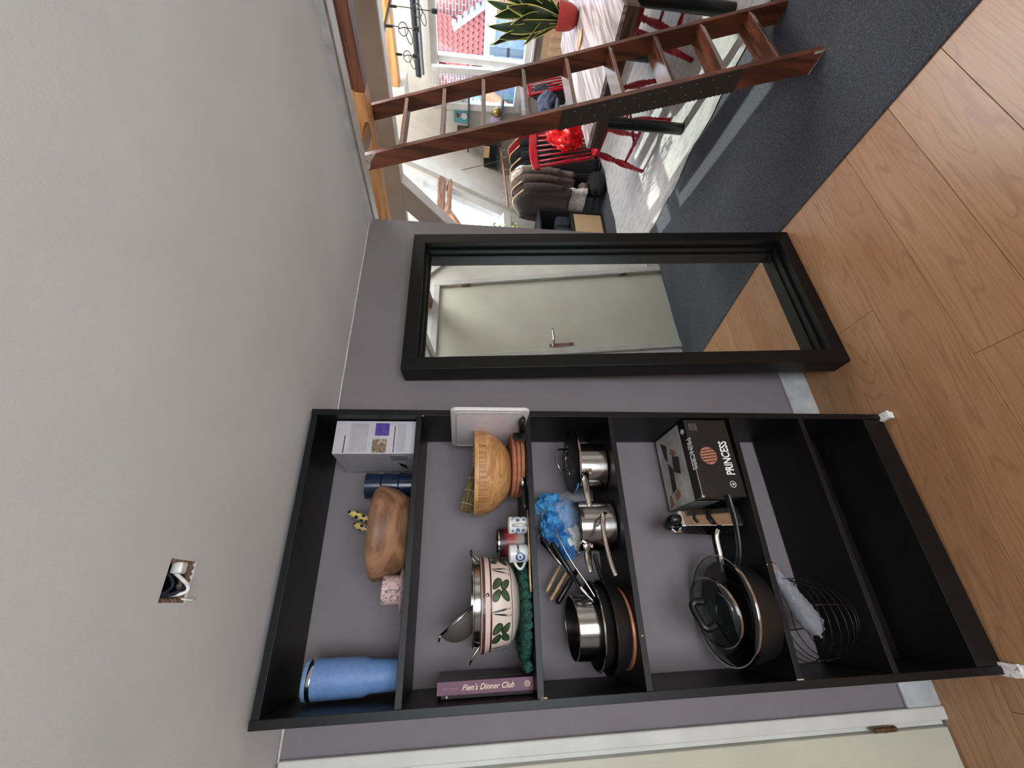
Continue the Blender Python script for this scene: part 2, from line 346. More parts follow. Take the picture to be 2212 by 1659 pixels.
sx_ = a.n('ShaderNodeSeparateXYZ'); cx_ = a.n('ShaderNodeCombineXYZ'); a.l(a.vec(), sx_.inputs[0]); a.l(sx_.outputs['Y'], cx_.inputs[0]); a.l(sx_.outputs['Z'], cx_.inputs[1]); a.l(cx_.outputs[0], br.inputs['Vector']); br.inputs['Color1'].default_value = lin((172,92,86))+(1,); br.inputs['Color2'].default_value = lin((198,124,112))+(1,); br.inputs['Mortar'].default_value = lin((222,206,200))+(1,)
a.base(br.outputs[0]); M_brick = a.m
M_zinc = plain('pale_blue_zinc', (176,196,226), 0.5, sc=6, amt=0.08)
M_slate = plain('grey_flat_roof', (150,158,180), 0.8, sc=8, amt=0.12)
M_vent = plain('grey_vent_pipe', (88,94,100), 0.6)
M_louv = plain('white_louvre', (214,226,228), 0.6)
M_louvgap = plain('shaded_green_gap', (108,130,128), 0.7)
M_tile = plain('white_wall_tile', (214,216,220), 0.15, sc=10, amt=0.05)
M_radiator = plain('tan_radiator_enamel', (206,176,140), 0.5, sc=10, amt=0.05)

# ------------------------------------------------------------------ the room: floors
CE = 2.011
floor = struct('floor', box(newbm(), -1.6, 5.4, -3.3, 2.6, -0.08, -0.012), M_dark)
rows = 17; row_w = 0.19; gap = 0.0012
for i in range(rows):
    y1 = -0.02-row_w*i; y0 = y1-row_w
    if i == 0: y1 = 0.0
    off = {1:1.156}.get(i, 1.156-((i*0.47) % 1.0)*1.25+0.2)
    xs = [1.79]; x = off
    while x > 1.79: x -= 1.25
    while x > -1.6: xs.append(x); x -= 1.25
    xs.append(-1.6)
    for x1, x0 in zip(xs, xs[1:]):
        if x1-x0 < 0.02: continue
        part('plank', box(newbm(), x0+gap/2, x1-gap/2, y0+gap/2, y1-gap/2, -0.012, 0.0, 0.0008), M_lam, floor)
b = newbm(); t = bmesh.new(); bmesh.ops.create_grid(t, x_segments=90, y_segments=110, size=1.0)
for v in t.verts:
    x = 1.79+(v.co.x+1)/2*3.55; y = -1.48+(v.co.y+1)/2*3.88
    z = 0.008+0.004*noise.noise(Vector((x*2.2,y*1.1,0.3)))*min(1,(x-1.79)*4)+0.003*max(0,math.sin((x*0.8+y*0.25)*9+2*noise.noise(Vector((x,y,2)))))**6*min(1,(x-1.79)*3)
    v.co = Vector((x,y,z))
merge(b, t); box(b, 1.79, 1.8, -1.48, 2.38, 0.0, 0.0085)
single('carpet', b, M_carpet, 'charcoal felt carpet laid from the laminate edge under the ladder and rug', 'carpet', (3.4,0.3,0.0), smooth=True)
b = newbm(); t = bmesh.new(); bmesh.ops.create_grid(t, x_segments=120, y_segments=110, size=1.0)
for v in t.verts:
    e = max(abs(v.co.x), abs(v.co.y)); x = 2.90+(v.co.x+1)/2*2.0; y = -0.95+(v.co.y+1)/2*2.31
    if v.co.x < -0.98: x += 0.03*noise.noise(Vector((y*4,0,0)))
    if v.co.y > 0.98: y += 0.03*noise.noise(Vector((x*4,5,0)))
    v.co = Vector((x,y, 0.012+(0.014 if e < 0.985 else 0.0)+0.004*noise.noise(Vector((x*30,y*30,0)))+0.006*noise.noise(Vector((x*3,y*3,1)))))
merge(b, t)
single('rug', b, M_rug, 'off-white shaggy rug lying under the dining table and red chairs', 'rug', (3.9,0.2,0.01), smooth=True)

# walls
b = newbm()
box(b, -0.115, 1.933, 0.0, 0.10, 0.0, CE); box(b, -1.3, -0.115, 0.0, 0.10, 2.0, CE); box(b, -1.6, -1.15, 0.0, 0.10, 0.0, 2.0)
struct('wall_back', b, M_wall)
b = newbm(); pts = []
for i in range(40):
    x = -0.12+2.04*i/39; pts.append((x, -0.002, CE-0.004-0.005*abs(noise.noise(Vector((x*5,0,0))))))
struct('trim_1', tube(b, pts, 0.0035, 5), M_line, 'thin pale bead of filler along the ceiling joint')
# ceiling with a cut-out for a light point
hx0, hx1, hy0, hy1 = 0.256, 0.322, -0.694, -0.620
b = newbm()
for r_ in ((-1.6,hx0,-3.3,0.0),(hx1,1.90,-3.3,0.0),(hx0,hx1,-3.3,hy0),(hx0,hx1,hy1,0.0)): box(b, r_[0], r_[1], r_[2], r_[3], CE, CE+0.2)
struct('ceiling', b, M_ceil)
b = newbm(); box(b, hx0-0.002, hx1+0.002, hy0-0.002, hy1+0.002, CE+0.10, CE+0.11)
for k in range(26):
    a_ = k/26*4; s_ = int(a_); t_ = a_-s_
    p = [(hx0+(hx1-hx0)*t_,hy0),(hx1,hy0+(hy1-hy0)*t_),(hx1-(hx1-hx0)*t_,hy1),(hx0,hy1-(hy1-hy0)*t_)][s_]
    blob(b, (p[0], p[1], CE+0.012), (0.009,0.009,0.011), 0.3, 2, 1, k)
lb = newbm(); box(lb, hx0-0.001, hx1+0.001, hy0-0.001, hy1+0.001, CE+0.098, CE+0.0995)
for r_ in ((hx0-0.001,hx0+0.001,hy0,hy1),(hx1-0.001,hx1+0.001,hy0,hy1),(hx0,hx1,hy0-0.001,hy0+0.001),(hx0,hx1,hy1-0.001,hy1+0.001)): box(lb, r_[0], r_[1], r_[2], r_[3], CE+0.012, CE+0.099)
struct('trim_13', lb, M_dark, 'dark liner put in for the shade inside the square ceiling hole')  # near-black liner stands in for the shade inside the hole
struct('trim_2', b, plain('raw_plaster_edge', (128,108,92), 0.9, sc=90, amt=0.3), 'rough broken plaster edge of the hole in the ceiling')
w = thing('ceiling_wiring', 'loose dark cables and a white connector in the square hole in the ceiling', 'wiring', (0.289,-0.657,CE+0.1))
cdk = plain('navy_cable_sheath', (34,44,58), 0.4); cwh = plain('white_cable_sheath', (226,224,220), 0.4)
b = newbm(); tube(b, smoothpath([(0.262,-0.69,2.09),(0.265,-0.675,2.03),(0.275,-0.635,2.015),(0.295,-0.628,2.022),(0.305,-0.65,2.04),(0.31,-0.67,2.1)]), 0.0035, 6); part('dark_cable', b, cdk, w, True)
b = newbm(); tube(b, smoothpath([(0.27,-0.66,2.1),(0.268,-0.672,2.03),(0.282,-0.655,2.02),(0.30,-0.668,2.025),(0.308,-0.676,2.04),(0.31,-0.68,2.1)]), 0.003, 6); part('dark_cable', b, cdk, w, True)
b = newbm(); tube(b, smoothpath([(0.302,-0.662,2.018),(0.292,-0.650,2.010),(0.282,-0.639,2.004),(0.272,-0.637,2.006),(0.267,-0.645,2.03),(0.266,-0.65,2.1)]), 0.0032, 6); part('white_cable', b, cwh, w, True)
b = newbm(); tube(b, smoothpath([(0.262,-0.633,2.012),(0.260,-0.622,2.002),(0.2605,-0.612,2.003),(0.262,-0.62,2.02),(0.262,-0.63,2.1)]), 0.002, 6); part('white_cable', b, cwh, w, True)
b = newbm(); box(b, 0.300,0.318,-0.672,-0.654,2.004,2.022,0.003); part('connector', b, cwh, w)
b = newbm(); box(b, 1.90, 1.924, -1.55, 0.10, 1.992, CE+0.2); struct('trim_3', b, M_skirt, 'light grey lath along the ceiling edge')
b = newbm(); box(b, 1.924, 1.983, -1.55, 0.10, 2.0, CE+0.2); struct('trim_4', b, M_trimgrey, 'brown-grey weathered lath at the loft opening')
b = newbm(); box(b, 1.983, 2.052, -1.55, 0.10, 1.996, CE+0.26); struct('trim_5', b, M_white, 'white board edging the loft opening')
# outer shell
b = newbm(); box(b, -1.7, -1.6, -3.3, 0.1, 0, 2.2); struct('wall_left', b, M_wall)
b = newbm()
for r_ in ((-1.7,-0.8,0,2.2),(0.6,1.85,0,2.2),(-0.8,0.6,0,0.12),(-0.8,0.6,2.0,2.2)): box(b, r_[0], r_[1], -3.4, -3.3, r_[2], r_[3])
struct('wall_kitchen', b, M_plaster)
b = newbm()
for (x0,x1,z0,z1) in ((-0.8,0.6,0.12,0.2),(-0.8,0.6,1.95,2.0),(-0.8,-0.75,0.2,1.95),(0.55,0.6,0.2,1.95),(-0.12,-0.08,0.2,1.95)): box(b, x0,x1,-3.36,-3.30,z0,z1)
wk = struct('added_window', b, M_white); part('pane', box(newbm(), -0.75,0.55,-3.335,-3.33,0.2,1.95), M_pane, wk)  # invented window, unseen behind the camera, added to go with the fill light
DY = -1.48
b = newbm(); box(b, 1.75, 1.85, -3.3, DY, 0, 2.2); box(b, 1.85, 2.04, DY-0.1, DY, 0, 2.2); box(b, 2.88, 5.4, DY-0.1, DY, 0, 3.4); box(b, 2.04, 2.88, DY-0.1, DY, 2.05, 3.4); box(b, 1.75, 2.0, DY-0.1, DY, 2.2, 3.4)
struct('wall_right', b, M_plaster)
b = newbm(); box(b, 1.83, 1.9, -1.5, 0.1, 2.27, 3.3); box(b, 0.8, 1.9, 0.0, 0.1, 2.2, 3.3); box(b, 0.7, 0.8, 0.1, 2.6, 0, 3.3); struct('wall_loft', b, M_plaster)
b = newbm()
box(b, 0.7, 5.5, -1.6, 1.2, 3.3, 3.4)
struct('ceiling_loft', b, M_plaster)
# end wall with window opening
EX = 5.3
WY0, WY1, WZ0, WZ1 = -0.75, 1.27, 0.93, 1.905
b = newbm()
for (y0,y1,z0,z1) in ((-1.6,WY0,0,3.4),(WY1,2.6,0,3.4),(WY0,WY1,0,WZ0),(WY0,WY1,WZ1,3.4)): box(b, EX, EX+0.12, y0, y1, z0, z1)
struct('wall_end', b, M_plaster)
# mansard slope: z = 2.266 - 2.266 (y - 1.43), opening for a roof window
SY = lambda z: 1.43+(2.266-z)/2.266
SX0, SX1, SZ0, SZ1 = 3.08, 4.32, 1.10, 2.05
def slab(bm, x0, x1, z0, z1, d0=0.0, d1=0.08, bev=0.0):
    n_ = Vector((0,2.266,1)).normalized()
    P = lambda x, z, d: Vector((x, SY(z), z))+n_*d
    hexa(bm, [P(x0,z0,d0),P(x1,z0,d0),P(x1,z0,d1),P(x0,z0,d1),P(x0,z1,d0),P(x1,z1,d0),P(x1,z1,d1),P(x0,z1,d1)], bev)
b = newbm()
slab(b,0.8,SX0,-0.05,3.35); slab(b,SX1,5.42,-0.05,3.35); slab(b,SX0,SX1,-0.05,SZ0); slab(b,SX0,SX1,SZ1,3.35)
struct('wall_slope', b, M_plaster)
b = newbm(); slab(b, 4.46, 4.70, 0.0, 3.2, -0.05, 0.0, 0.003); struct('trim_6', b, M_white, 'boxed white rafter beside the roof window')
wf = struct('window_1')
def fr(x0,x1,z0,z1,d0=-0.03,d1=0.05):
    b = newbm(); slab(b,x0,x1,z0,z1,d0,d1,0.003); part('window_frame', b, M_white, wf)
fr(SX0-0.05,SX0+0.05,SZ0-0.05,SZ1+0.05); fr(SX1-0.05,SX1+0.05,SZ0-0.05,SZ1+0.05); fr(SX0+0.05,SX1-0.05,SZ1-0.04,SZ1+0.05); fr(SX0+0.05,SX1-0.05,SZ0-0.05,SZ0+0.04,-0.09)
b = newbm(); slab(b,SX0+0.05,SX1-0.05,SZ0+0.04,SZ1-0.04,0.02,0.024); part('pane', b, M_pane, wf)
# end window: fixed light on the right, hopper sash tilted in on the left
w2 = struct('window_2')
def fb(y0,y1,z0,z1,x0=EX-0.02,x1=EX+0.07):
    part('window_frame', box(newbm(), x0,x1,y0,y1,z0,z1,0.004), M_white, w2)
fb(WY0,WY1,WZ1-0.045,WZ1+0.03,EX-0.04); fb(WY0,WY1,WZ0-0.03,WZ0+0.03,EX-0.06); fb(WY0,WY0+0.05,WZ0,WZ1); fb(WY1-0.03,WY1+0.04,WZ0,WZ1); fb(0.785,0.845,WZ0+0.03,WZ1-0.045)
fb(-0.10,-0.05,WZ0+0.03,WZ1-0.045)
part('pane', box(newbm(), EX+0.02,EX+0.026,WY0+0.05,0.785,WZ0+0.03,WZ1-0.045), M_pane, w2)
sa = thing('tilted_sash', 'white window sash tilted inwards at the top, behind the ladder', 'window sash', (EX-0.03,1.0,WZ0+0.03))
Mr = Matrix.Translation((EX-0.03,0,WZ0+0.03)) @ Matrix.Rotation(R(-4),4,'Y')
for (y0,y1,z0,z1) in ((0.83,1.25,0,0.065),(0.83,1.25,0.89,0.965),(0.83,0.89,0.065,0.89),(1.18,1.25,0.065,0.89)):
    part('sash_rail', box(newbm(), -0.06,0.0,y0,y1,z0,z1,0.004,Mr), M_white, sa)
part('pane', box(newbm(), -0.03,-0.025,0.89,1.18,0.065,0.89,0,Mr), M_pane, sa)
b = newbm(); tube(b, [Mr@Vector((-0.06,1.17,0.93)),Mr@Vector((-0.095,1.17,0.93)),Mr@Vector((-0.10,1.15,0.93)),Mr@Vector((-0.10,0.98,0.93))], 0.009, 8); part('handle', b, M_white, sa, True)
# portal frame of boxed boards with a diagonal brace
b = newbm(); box(b, 3.2, 3.3, -1.48, 1.45, 2.052, 2.215); pf = struct('trim_7', b, M_offwhite, 'pale boxed collar beam across the room')
b = newbm(); prism(b, [(0.743,2.05),(1.0,2.05),(1.545,1.56),(1.70,1.30),(1.60,1.28)], 'X', 3.2, 3.3); struct('trim_8', b, M_offwhite, 'pale diagonal brace under the collar beam')
b = newbm(); box(b, 3.195, 3.305, -1.48, 0.745, 2.044, 2.052); d_ = Vector((0,0.857,-0.77)).normalized()
hexa(b, [(3.195,0.743,2.05),(3.305,0.743,2.05),(3.305,1.60,1.28),(3.195,1.60,1.28),(3.195,0.738,2.044),(3.305,0.738,2.044),(3.305,1.594,1.272),(3.195,1.594,1.272)])
struct('trim_9', b, M_white, 'underside of the collar beam and brace, coloured white for the window light on it')  # window-lit underside painted in as a strip whiter than the beam
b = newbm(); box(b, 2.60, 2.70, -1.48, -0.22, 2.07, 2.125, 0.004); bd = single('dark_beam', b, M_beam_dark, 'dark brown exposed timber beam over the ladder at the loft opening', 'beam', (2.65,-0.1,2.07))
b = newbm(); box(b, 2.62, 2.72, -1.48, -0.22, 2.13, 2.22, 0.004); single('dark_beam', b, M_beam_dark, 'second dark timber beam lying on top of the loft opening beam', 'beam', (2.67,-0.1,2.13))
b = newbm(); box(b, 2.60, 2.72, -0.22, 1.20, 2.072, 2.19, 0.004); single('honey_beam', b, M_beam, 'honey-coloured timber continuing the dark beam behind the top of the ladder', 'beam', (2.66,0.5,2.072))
b = newbm(); box(b, 4.6, 4.74, -1.48, 0.78, 2.19, 2.33, 0.006); single('honey_beam', b, M_beam, 'honey-coloured exposed ceiling beam above the pendant lights', 'beam', (4.67,-0.3,2.19))
b = newbm(); box(b, 4.6, 4.9, 0.78, 0.98, 2.14, 2.5, 0.004); struct('trim_10', b, M_white, 'white boxed corner at the end of the honey-coloured beam')
b = newbm(); hexa(b, [(2.72,0.30,2.10),(2.82,0.30,2.10),(2.82,0.40,2.10),(2.72,0.40,2.10),(2.9,0.95,2.6),(3.0,0.95,2.6),(3.0,1.05,2.6),(2.9,1.05,2.6)]); single('rafter', b, M_beam, 'short honey-coloured rafter in the gap above the wall end', 'beam', (2.55,0.4,2.12))

# baseboard
b = newbm(); box(b, -0.115, 1.933, -0.014, 0.0, 0.0, 0.122, 0.004); struct('baseboard_back', b, M_skirt)
# left door in the back wall
b = newbm(); box(b, -0.150, -0.115, -0.018, 0.10, 0, 2.0, 0.004); box(b, -1.15, -0.150, -0.018, 0.10, 1.965, 2.0, 0.004); box(b, -0.166, -0.150, 0.010, 0.1, 0, 1.965)
dl = struct('door_1'); part('casing', b, M_white, dl)
lf1 = part('door_leaf', box(newbm(), -1.10, -0.169, -0.008, 0.032, 0.006, 1.96, 0.003), M_cream, dl)
M_brass = plain('tarnished_hinge', (132,108,84), 0.35, 0.8, sc=50, amt=0.3)
for z in (1.725,0.235):
    b = newbm(); tube(b, [(-0.159,-0.018,z-0.036),(-0.159,-0.018,z+0.036)], 0.0085, 10); tube(b, [(-0.159,-0.018,z-0.041),(-0.159,-0.018,z+0.041)], 0.005, 8); tube(b, [(-0.159,-0.018,z-0.002),(-0.159,-0.018,z+0.002)], 0.0095, 10)
    part('hinge', b, M_brass, lf1, 40)
# door seen in the mirror
dr = struct('door_2')
lf2 = part('door_leaf', box(newbm(), 2.075, 2.845, DY-0.05, DY-0.01, 0.008, 2.01, 0.003), plain('pale_green_cream_paint', (212,210,192), 0.4, sc=4, amt=0.03), dr)
b = newbm()
for (x0,x1,z0,z1) in ((2.02,2.075,0,2.07),(2.845,2.90,0,2.07),(2.075,2.845,2.01,2.07)): box(b,x0,x1,DY-0.06,DY+0.02,z0,z1,0.004)
part('casing', b, M_white, dr)
part('handle_plate', box(newbm(), 2.113, 2.143, DY-0.01, DY-0.004, 0.87, 1.07, 0.002), M_brush, lf2)
b = newbm(); tube(b, smoothpath([(2.128,DY-0.005,1.03),(2.128,DY+0.045,1.03),(2.145,DY+0.055,1.03),(2.255,DY+0.05,1.032)],4), 0.009, 8); part('handle', b, M_brush, lf2, True)
for z in (1.77,0.35): part('hinge', tube(newbm(), [(2.840,DY+0.005,z-0.04),(2.840,DY+0.005,z+0.04)], 0.007, 8), M_brass, lf2, True)
ta = thing('tile_panel', 'white square wall tiles beside the door reflected in the mirror', 'tiles', (1.9,DY,0.0))
for i in range(14):
    for j in range(1):
        part('tile', box(newbm(), 1.905, 2.01, DY-0.001, DY+0.007, 0.01+i*0.105, 0.111+i*0.105, 0.001), M_tile, ta)
b = newbm(); box(b, 2.90, 5.3, DY, DY+0.015, 0, 0.12, 0.003); struct('baseboard_right', b, M_skirt)
b = newbm(); prism(b, [(2.9,2.2),(3.6,1.45),(3.72,1.45),(3.05,2.2)], 'Y', DY, DY+0.03); struct('trim_11', b, M_white, 'white diagonal board on the wall beside the far door')

# ------------------------------------------------------------------ shelf unit
SW, SH, SD, ST = 0.7875, 2.0, 0.262, 0.020
sh = thing('shelf_unit', 'tall black open-backed shelf unit crowded with kitchenware, standing against the mauve wall', 'shelf', (SW/2,-SD/2,0.0))
for x0 in (0.0, SW-ST): part('side_panel', box(newbm(), x0, x0+ST, -SD, -0.002 if False else -0.016, 0.0, SH, 0.001), M_shelf, sh)
part('top_panel', box(newbm(), ST, SW-ST, -SD, -0.004, SH-0.02, SH-0.002, 0.0008), M_shelf, sh)
BD = [(1.683,1.681),(1.342,1.333),(1.063,1.053),(0.648,0.618),(0.362,0.354)]
def bz(i, x):
    l_, r_ = BD[i]; return l_+(r_-l_)*x/SW
for l_, r_ in BD:
    b = newbm(); t_ = 0.017; x0, x1 = ST, SW-ST
    hexa(b, [(x0,-SD+0.001,l_-t_),(x1,-SD+0.001,r_-t_),(x1,-0.004,r_-t_),(x0,-0.004,l_-t_),(x0,-SD+0.001,l_),(x1,-SD+0.001,r_),(x1,-0.004,r_),(x0,-0.004,l_)], 0.0008)
    part('shelf', b, M_shelf, sh)
part('bottom_panel', box(newbm(), ST, SW-ST, -SD+0.002, -0.016, 0.080, 0.097, 0.0008), M_shelf, sh)
part('rear_rail', box(newbm(), ST, SW-ST, -0.030, -0.016, 0.097, 0.150, 0.0008), M_shelf, sh)
part('plinth', box(newbm(), ST, SW-ST, -SD+0.006, -SD+0.022, 0.012, 0.080, 0.0008), M_shelf, sh)
b = newbm()
for p in ((0.022,1.325,0.007),(0.021,1.33,0.004),(0.766,1.66,0.003),(0.022,0.640,0.010),(0.3,0.637,0.002),(0.14,1.052,0.003)): box(b, p[0]-0.0016, p[0]+0.0016, -SD-0.0006, -SD+0.0004, p[1]-p[2], p[1]+p[2])
part('chipped_edge', b, plain('bare_chipboard', (168,150,130), 0.9), sh, kind='stuff')
for x, y, mt, nm, s_ in ((0.775,-0.268,M_paper,'folded pinkish-white paper wedge under the right front corner of the shelf unit',1.0),(0.012,-0.272,speckle('blue_printed_paper',(222,216,210),(48,66,112),60,0.6),'crumpled paper wedge with blue print under the left front corner of the shelf unit',1.25)):
    b = newbm(); t = bmesh.new(); bmesh.ops.create_cube(t, size=1.0); bmesh.ops.subdivide_edges(t, edges=t.edges[:], cuts=3, use_grid_fill=True)
    for v in t.verts: v.co = Vector((v.co.x*0.026*s_, v.co.y*0.05*s_, v.co.z*0.022))+0.006*Vector((noise.noise(v.co*3),noise.noise(v.co*3+Vector((4,0,0))),0.5*noise.noise(v.co*3+Vector((0,7,0)))))
    t.transform(Matrix.Translation((x,y,0.013))); merge(b, t)
    single('paper_wedge', b, mt, nm, 'paper wedge', (x,y,0.0))

# ---- top compartment
B0 = lambda x: bz(0,x)+0.0005
BX = (0.655,0.764,-0.222,-0.022)
wb_ = thing('carton', 'white product carton with small print and two square photos, right end of the top shelf', 'box', (0.71,-0.12,B0(.71)))
wbb = part('carton_body', box(newbm(), BX[0],BX[1],BX[2],BX[3],B0(.71),1.932,0.0012), M_card, wb_)
fx = lambda py: 0.764-0.109*((py-165)/745); fz = lambda px: 1.932-0.250*((px-200)/1890)
def fpatch(b, px0,px1,py0,py1,d=0.0004): box(b, fx(py1),fx(py0),BX[2]-d,BX[2]+0.0002,fz(px1),fz(px0))
b = newbm(); fpatch(b,1120,1445,215,505); part('violet_photo', b, M_violet, wbb)
b = newbm(); fpatch(b,1085,1410,580,885); part('sepia_photo', b, M_sepia, wbb)
b = newbm()
for px in list(range(560,740,34))+list(range(770,970,34)): fpatch(b,px,px+8,225,870)
for px in range(1650,1850,34): fpatch(b,px,px+8,225,870)
part('small_print', b, M_greyink, wbb, kind='stuff')
b = newbm(); fpatch(b,430,452,500,890); fpatch(b,1570,1590,280,880); part('bold_print', b, M_ink, wbb, kind='stuff')
b = newbm(); box(b, BX[0]-0.0004,BX[0]+0.0002,-0.20,-0.15,1.708,1.762); box(b, BX[0]-0.0004,BX[0]+0.0002,-0.12,-0.118,1.72,1.80); part('side_label', b, plain('grey_label_print',(136,134,140),0.6), wbb)
b = newbm(); prism(b, [(-0.13,1.745),(-0.09,1.74),(-0.055,1.72),(-0.10,1.722)], 'X', BX[0]-0.0005, BX[0]+0.0002); part('dark_print', b, M_winedk, wbb)
zc = B0(.585); cupp = [(0,0),(0.034,0),(0.038,0.004),(0.0415,0.053),(0.0385,0.053),(0.035,0.008),(0,0.008)]
for k, nm in enumerate(('lowest navy blue cup of the stack of three on the top shelf','middle navy blue cup of the stack of three on the top shelf','topmost navy blue cup of the stack of three on the top shelf')):
    single('cup', lathe(newbm(), cupp, (0.585,-0.105,zc+k*0.0535)), M_navy, nm, 'cup', (0.585,-0.105,zc+k*0.0535), 'navy cups stacked on the top shelf', 40)
b = newbm(); zb = B0(.435)
pr_ = [(0,0),(0.085,0),(0.100,0.012),(0.122,0.045),(0.136,0.080),(0.138,0.100),(0.130,0.110),(0.120,0.104),(0.105,0.060),(0.080,0.022),(0,0.018)]
lathe(b, pr_, (0.435,-0.138,zb), 48); single('wooden_bowl', b, M_walnut, 'rough wide brown wooden bowl on the top shelf beside the pink cup', 'bowl', (0.435,-0.138,zb), None, 50)
for (t0, t1, nm) in (((0.500,-0.12,1.884),(0.455,-0.12,1.770),'taller leopard-glazed yellow salad server standing in the brown wooden bowl'),((0.463,-0.125,1.862),(0.425,-0.125,1.770),'shorter leopard-glazed yellow salad server standing in the brown wooden bowl')):
    b = newbm(); p0, p1 = Vector(t1), Vector(t0); n_ = 10
    tube(b, [p0.lerp(p1,i/n_) for i in range(n_+1)], [0.008,0.0085,0.009,0.0092,0.0095,0.010,0.0105,0.011,0.011,0.009,0.004], 12)
    e = p0+(p0-p1).normalized()*0.045; o = thing('salad_server', nm, 'salad server', tuple(e), 'salad servers in the wooden bowl')
    part('handle', b, M_leopard, o, True); b = newbm(); tube(b, [p0, p0.lerp(e,0.5), e], [0.006,0.010,0.007], 10, flat=0.4); part('spoon_end', b, M_steel, o, True)
zs = B0(.28)
b = newbm(); lathe(b, [(0,0),(0.035,0),(0.058,0.012),(0.060,0.015),(0.056,0.015),(0.034,0.005),(0,0.005)], (0.275,-0.165,zs)); single('saucer', b, M_pink, 'pink speckled saucer on the top shelf under the pink speckled cup', 'saucer', (0.275,-0.165,zs), None, 40)
pc = thing('cup', 'pink speckled cup standing on its saucer on the top shelf', 'cup', (0.275,-0.165,zs+0.0055))
part('cup_body', lathe(newbm(), [(0,0),(0.034,0),(0.0375,0.004),(0.0385,0.06),(0.0355,0.06),(0.0345,0.008),(0,0.008)], (0.275,-0.165,zs+0.0055)), M_pink, pc, 40)
part('handle', tube(newbm(), arc((0.270,-0.2025,zs+0.018),(0.270,-0.2025,zs+0.052),(0,-0.022,0),10), 0.0035, 8), M_pink, pc, True)
zt = B0(.075); tc_ = (0.0735,-0.135,zt)
tb = thing('tumbler', 'large matte blue tumbler with a steel rim, left end of the top shelf', 'tumbler', tc_)
part('tumbler_body', lathe(newbm(), [(0,0),(0.033,0),(0.0355,0.004),(0.0385,0.078),(0.0400,0.083),(0.0440,0.094),(0.0452,0.100),(0.0470,0.222),(0.044,0.222),(0.042,0.1),(0,0.01)], tc_, 48), M_blue, tb, 40)
part('steel_rim', lathe(newbm(), [(0.0470,0.222),(0.0474,0.224),(0.0476,0.232),(0.0465,0.234),(0.043,0.234),(0.043,0.222)], tc_, 48), M_steel, tb, 40)
part('lid', lathe(newbm(), [(0,0.233),(0.0472,0.233),(0.0478,0.237),(0.0470,0.243),(0.0400,0.246),(0.038,0.243),(0,0.243)], tc_, 48), M_bluelid, tb, 40)

# ---- second compartment
B1 = lambda x: bz(1,x)+0.0005
cb = thing('cutting_board', 'white plastic cutting board standing on edge, jutting out of the second shelf', 'cutting board', (0.742,-0.215,B1(.74)))
b = newbm(); z0 = B1(.74); z1 = z0+0.238; y0, y1 = -0.378, -0.052; rr = 0.02; poly = []
for cy, cz, a0 in ((y1-rr,z1-rr,0),(y0+rr,z1-rr,90),(y0+rr,z0+rr,180),(y1-rr,z0+rr,270)):
    for k in range(7): poly.append((cy+rr*math.cos(R(a0+15*k)), cz+rr*math.sin(R(a0+15*k))))
prism(b, poly, 'X', 0.736, 0.747, 0.002); part('board', b, M_cutting, cb, 30)
b = newbm(); q = [Vector((0.7355, 0.5*(y0+y1)+(p[0]-0.5*(y0+y1))*0.9, 0.5*(z0+z1)+(p[1]-0.5*(z0+z1))*0.86)) for p in poly]; tube(b, q, 0.0018, 6, closed=True); part('juice_groove', b, plain('groove_shade',(196,188,190),0.4), cb, True)
kn = thing('knife', 'black-handled knife lying flat in front of the white cutting board', 'knife', (0.71,-0.25,B1(.71)))
z0 = B1(.71); b = newbm(); tube(b, [(0.722,-0.345,z0+0.018),(0.722,-0.32,z0+0.020),(0.718,-0.27,z0+0.014),(0.712,-0.22,z0+0.012)], [0.010,0.0145,0.011,0.010], 12, flat=0.75); part('handle', b, M_black, kn, True)
b = newbm(); hexa(b, [(0.705,-0.225,z0+0.010),(0.720,-0.225,z0+0.010),(0.700,-0.06,z0+0.002),(0.688,-0.07,z0+0.002),(0.705,-0.225,z0+0.012),(0.720,-0.225,z0+0.012),(0.700,-0.06,z0+0.003),(0.688,-0.07,z0+0.003)]); part('blade', b, M_brush, kn)
b = newbm(); hexa(b, [(0.672,-0.300,z0),(0.700,-0.285,z0),(0.706,-0.24,z0),(0.68,-0.25,z0),(0.676,-0.300,z0+0.05),(0.702,-0.29,z0+0.045),(0.706,-0.255,z0+0.03),(0.684,-0.26,z0+0.034)], 0.004); single('clip', b, M_black, 'small black plastic bag clip beside the knife on the second shelf', 'clip', (0.69,-0.27,z0))
z0 = B1(.64)
for k in range(3):
    lc = (0.648-0.004*k,-0.135,z0+k*0.0135); b = newbm(); r_ = 0.112-0.003*k
    lathe(b, [(0,0),(r_-0.006,0),(r_,0.004),(r_+0.001,0.0085),(r_-0.004,0.013),(r_-0.02,0.0125),(0,0.0125)], lc, 40)
    single('coaster_plate', b, M_terra, ('lowest','middle','topmost')[k]+' terracotta plate of the stack under the bamboo salad bowl', 'plate', lc, 'terracotta plates under the bamboo bowl', 40)
zb = z0+0.0405; b = newbm(); R0 = 0.137; pr_ = [(0,0),(0.055,0)]
for k in range(1,13):
    a_ = R(24+66*k/12); pr_.append((R0*math.sin(a_), 0.118*(1-math.cos(a_))*1.0-0.0099))
pr_ = [(r_,max(0,z)) for r_, z in pr_]; pr_ += [(R0+0.001,0.112),(R0+0.001,0.121),(R0-0.008,0.121),(R0-0.012,0.108),(0.10,0.04),(0.05,0.012),(0,0.012)]
bc = (0.617,-0.141,zb); sb = thing('bamboo_bowl', 'large pale bamboo salad bowl on the second shelf, on terracotta plates', 'bowl', bc)
part('bowl_body', lathe(b, pr_, bc, 56), M_bamboo, sb, 40)
b = newbm()
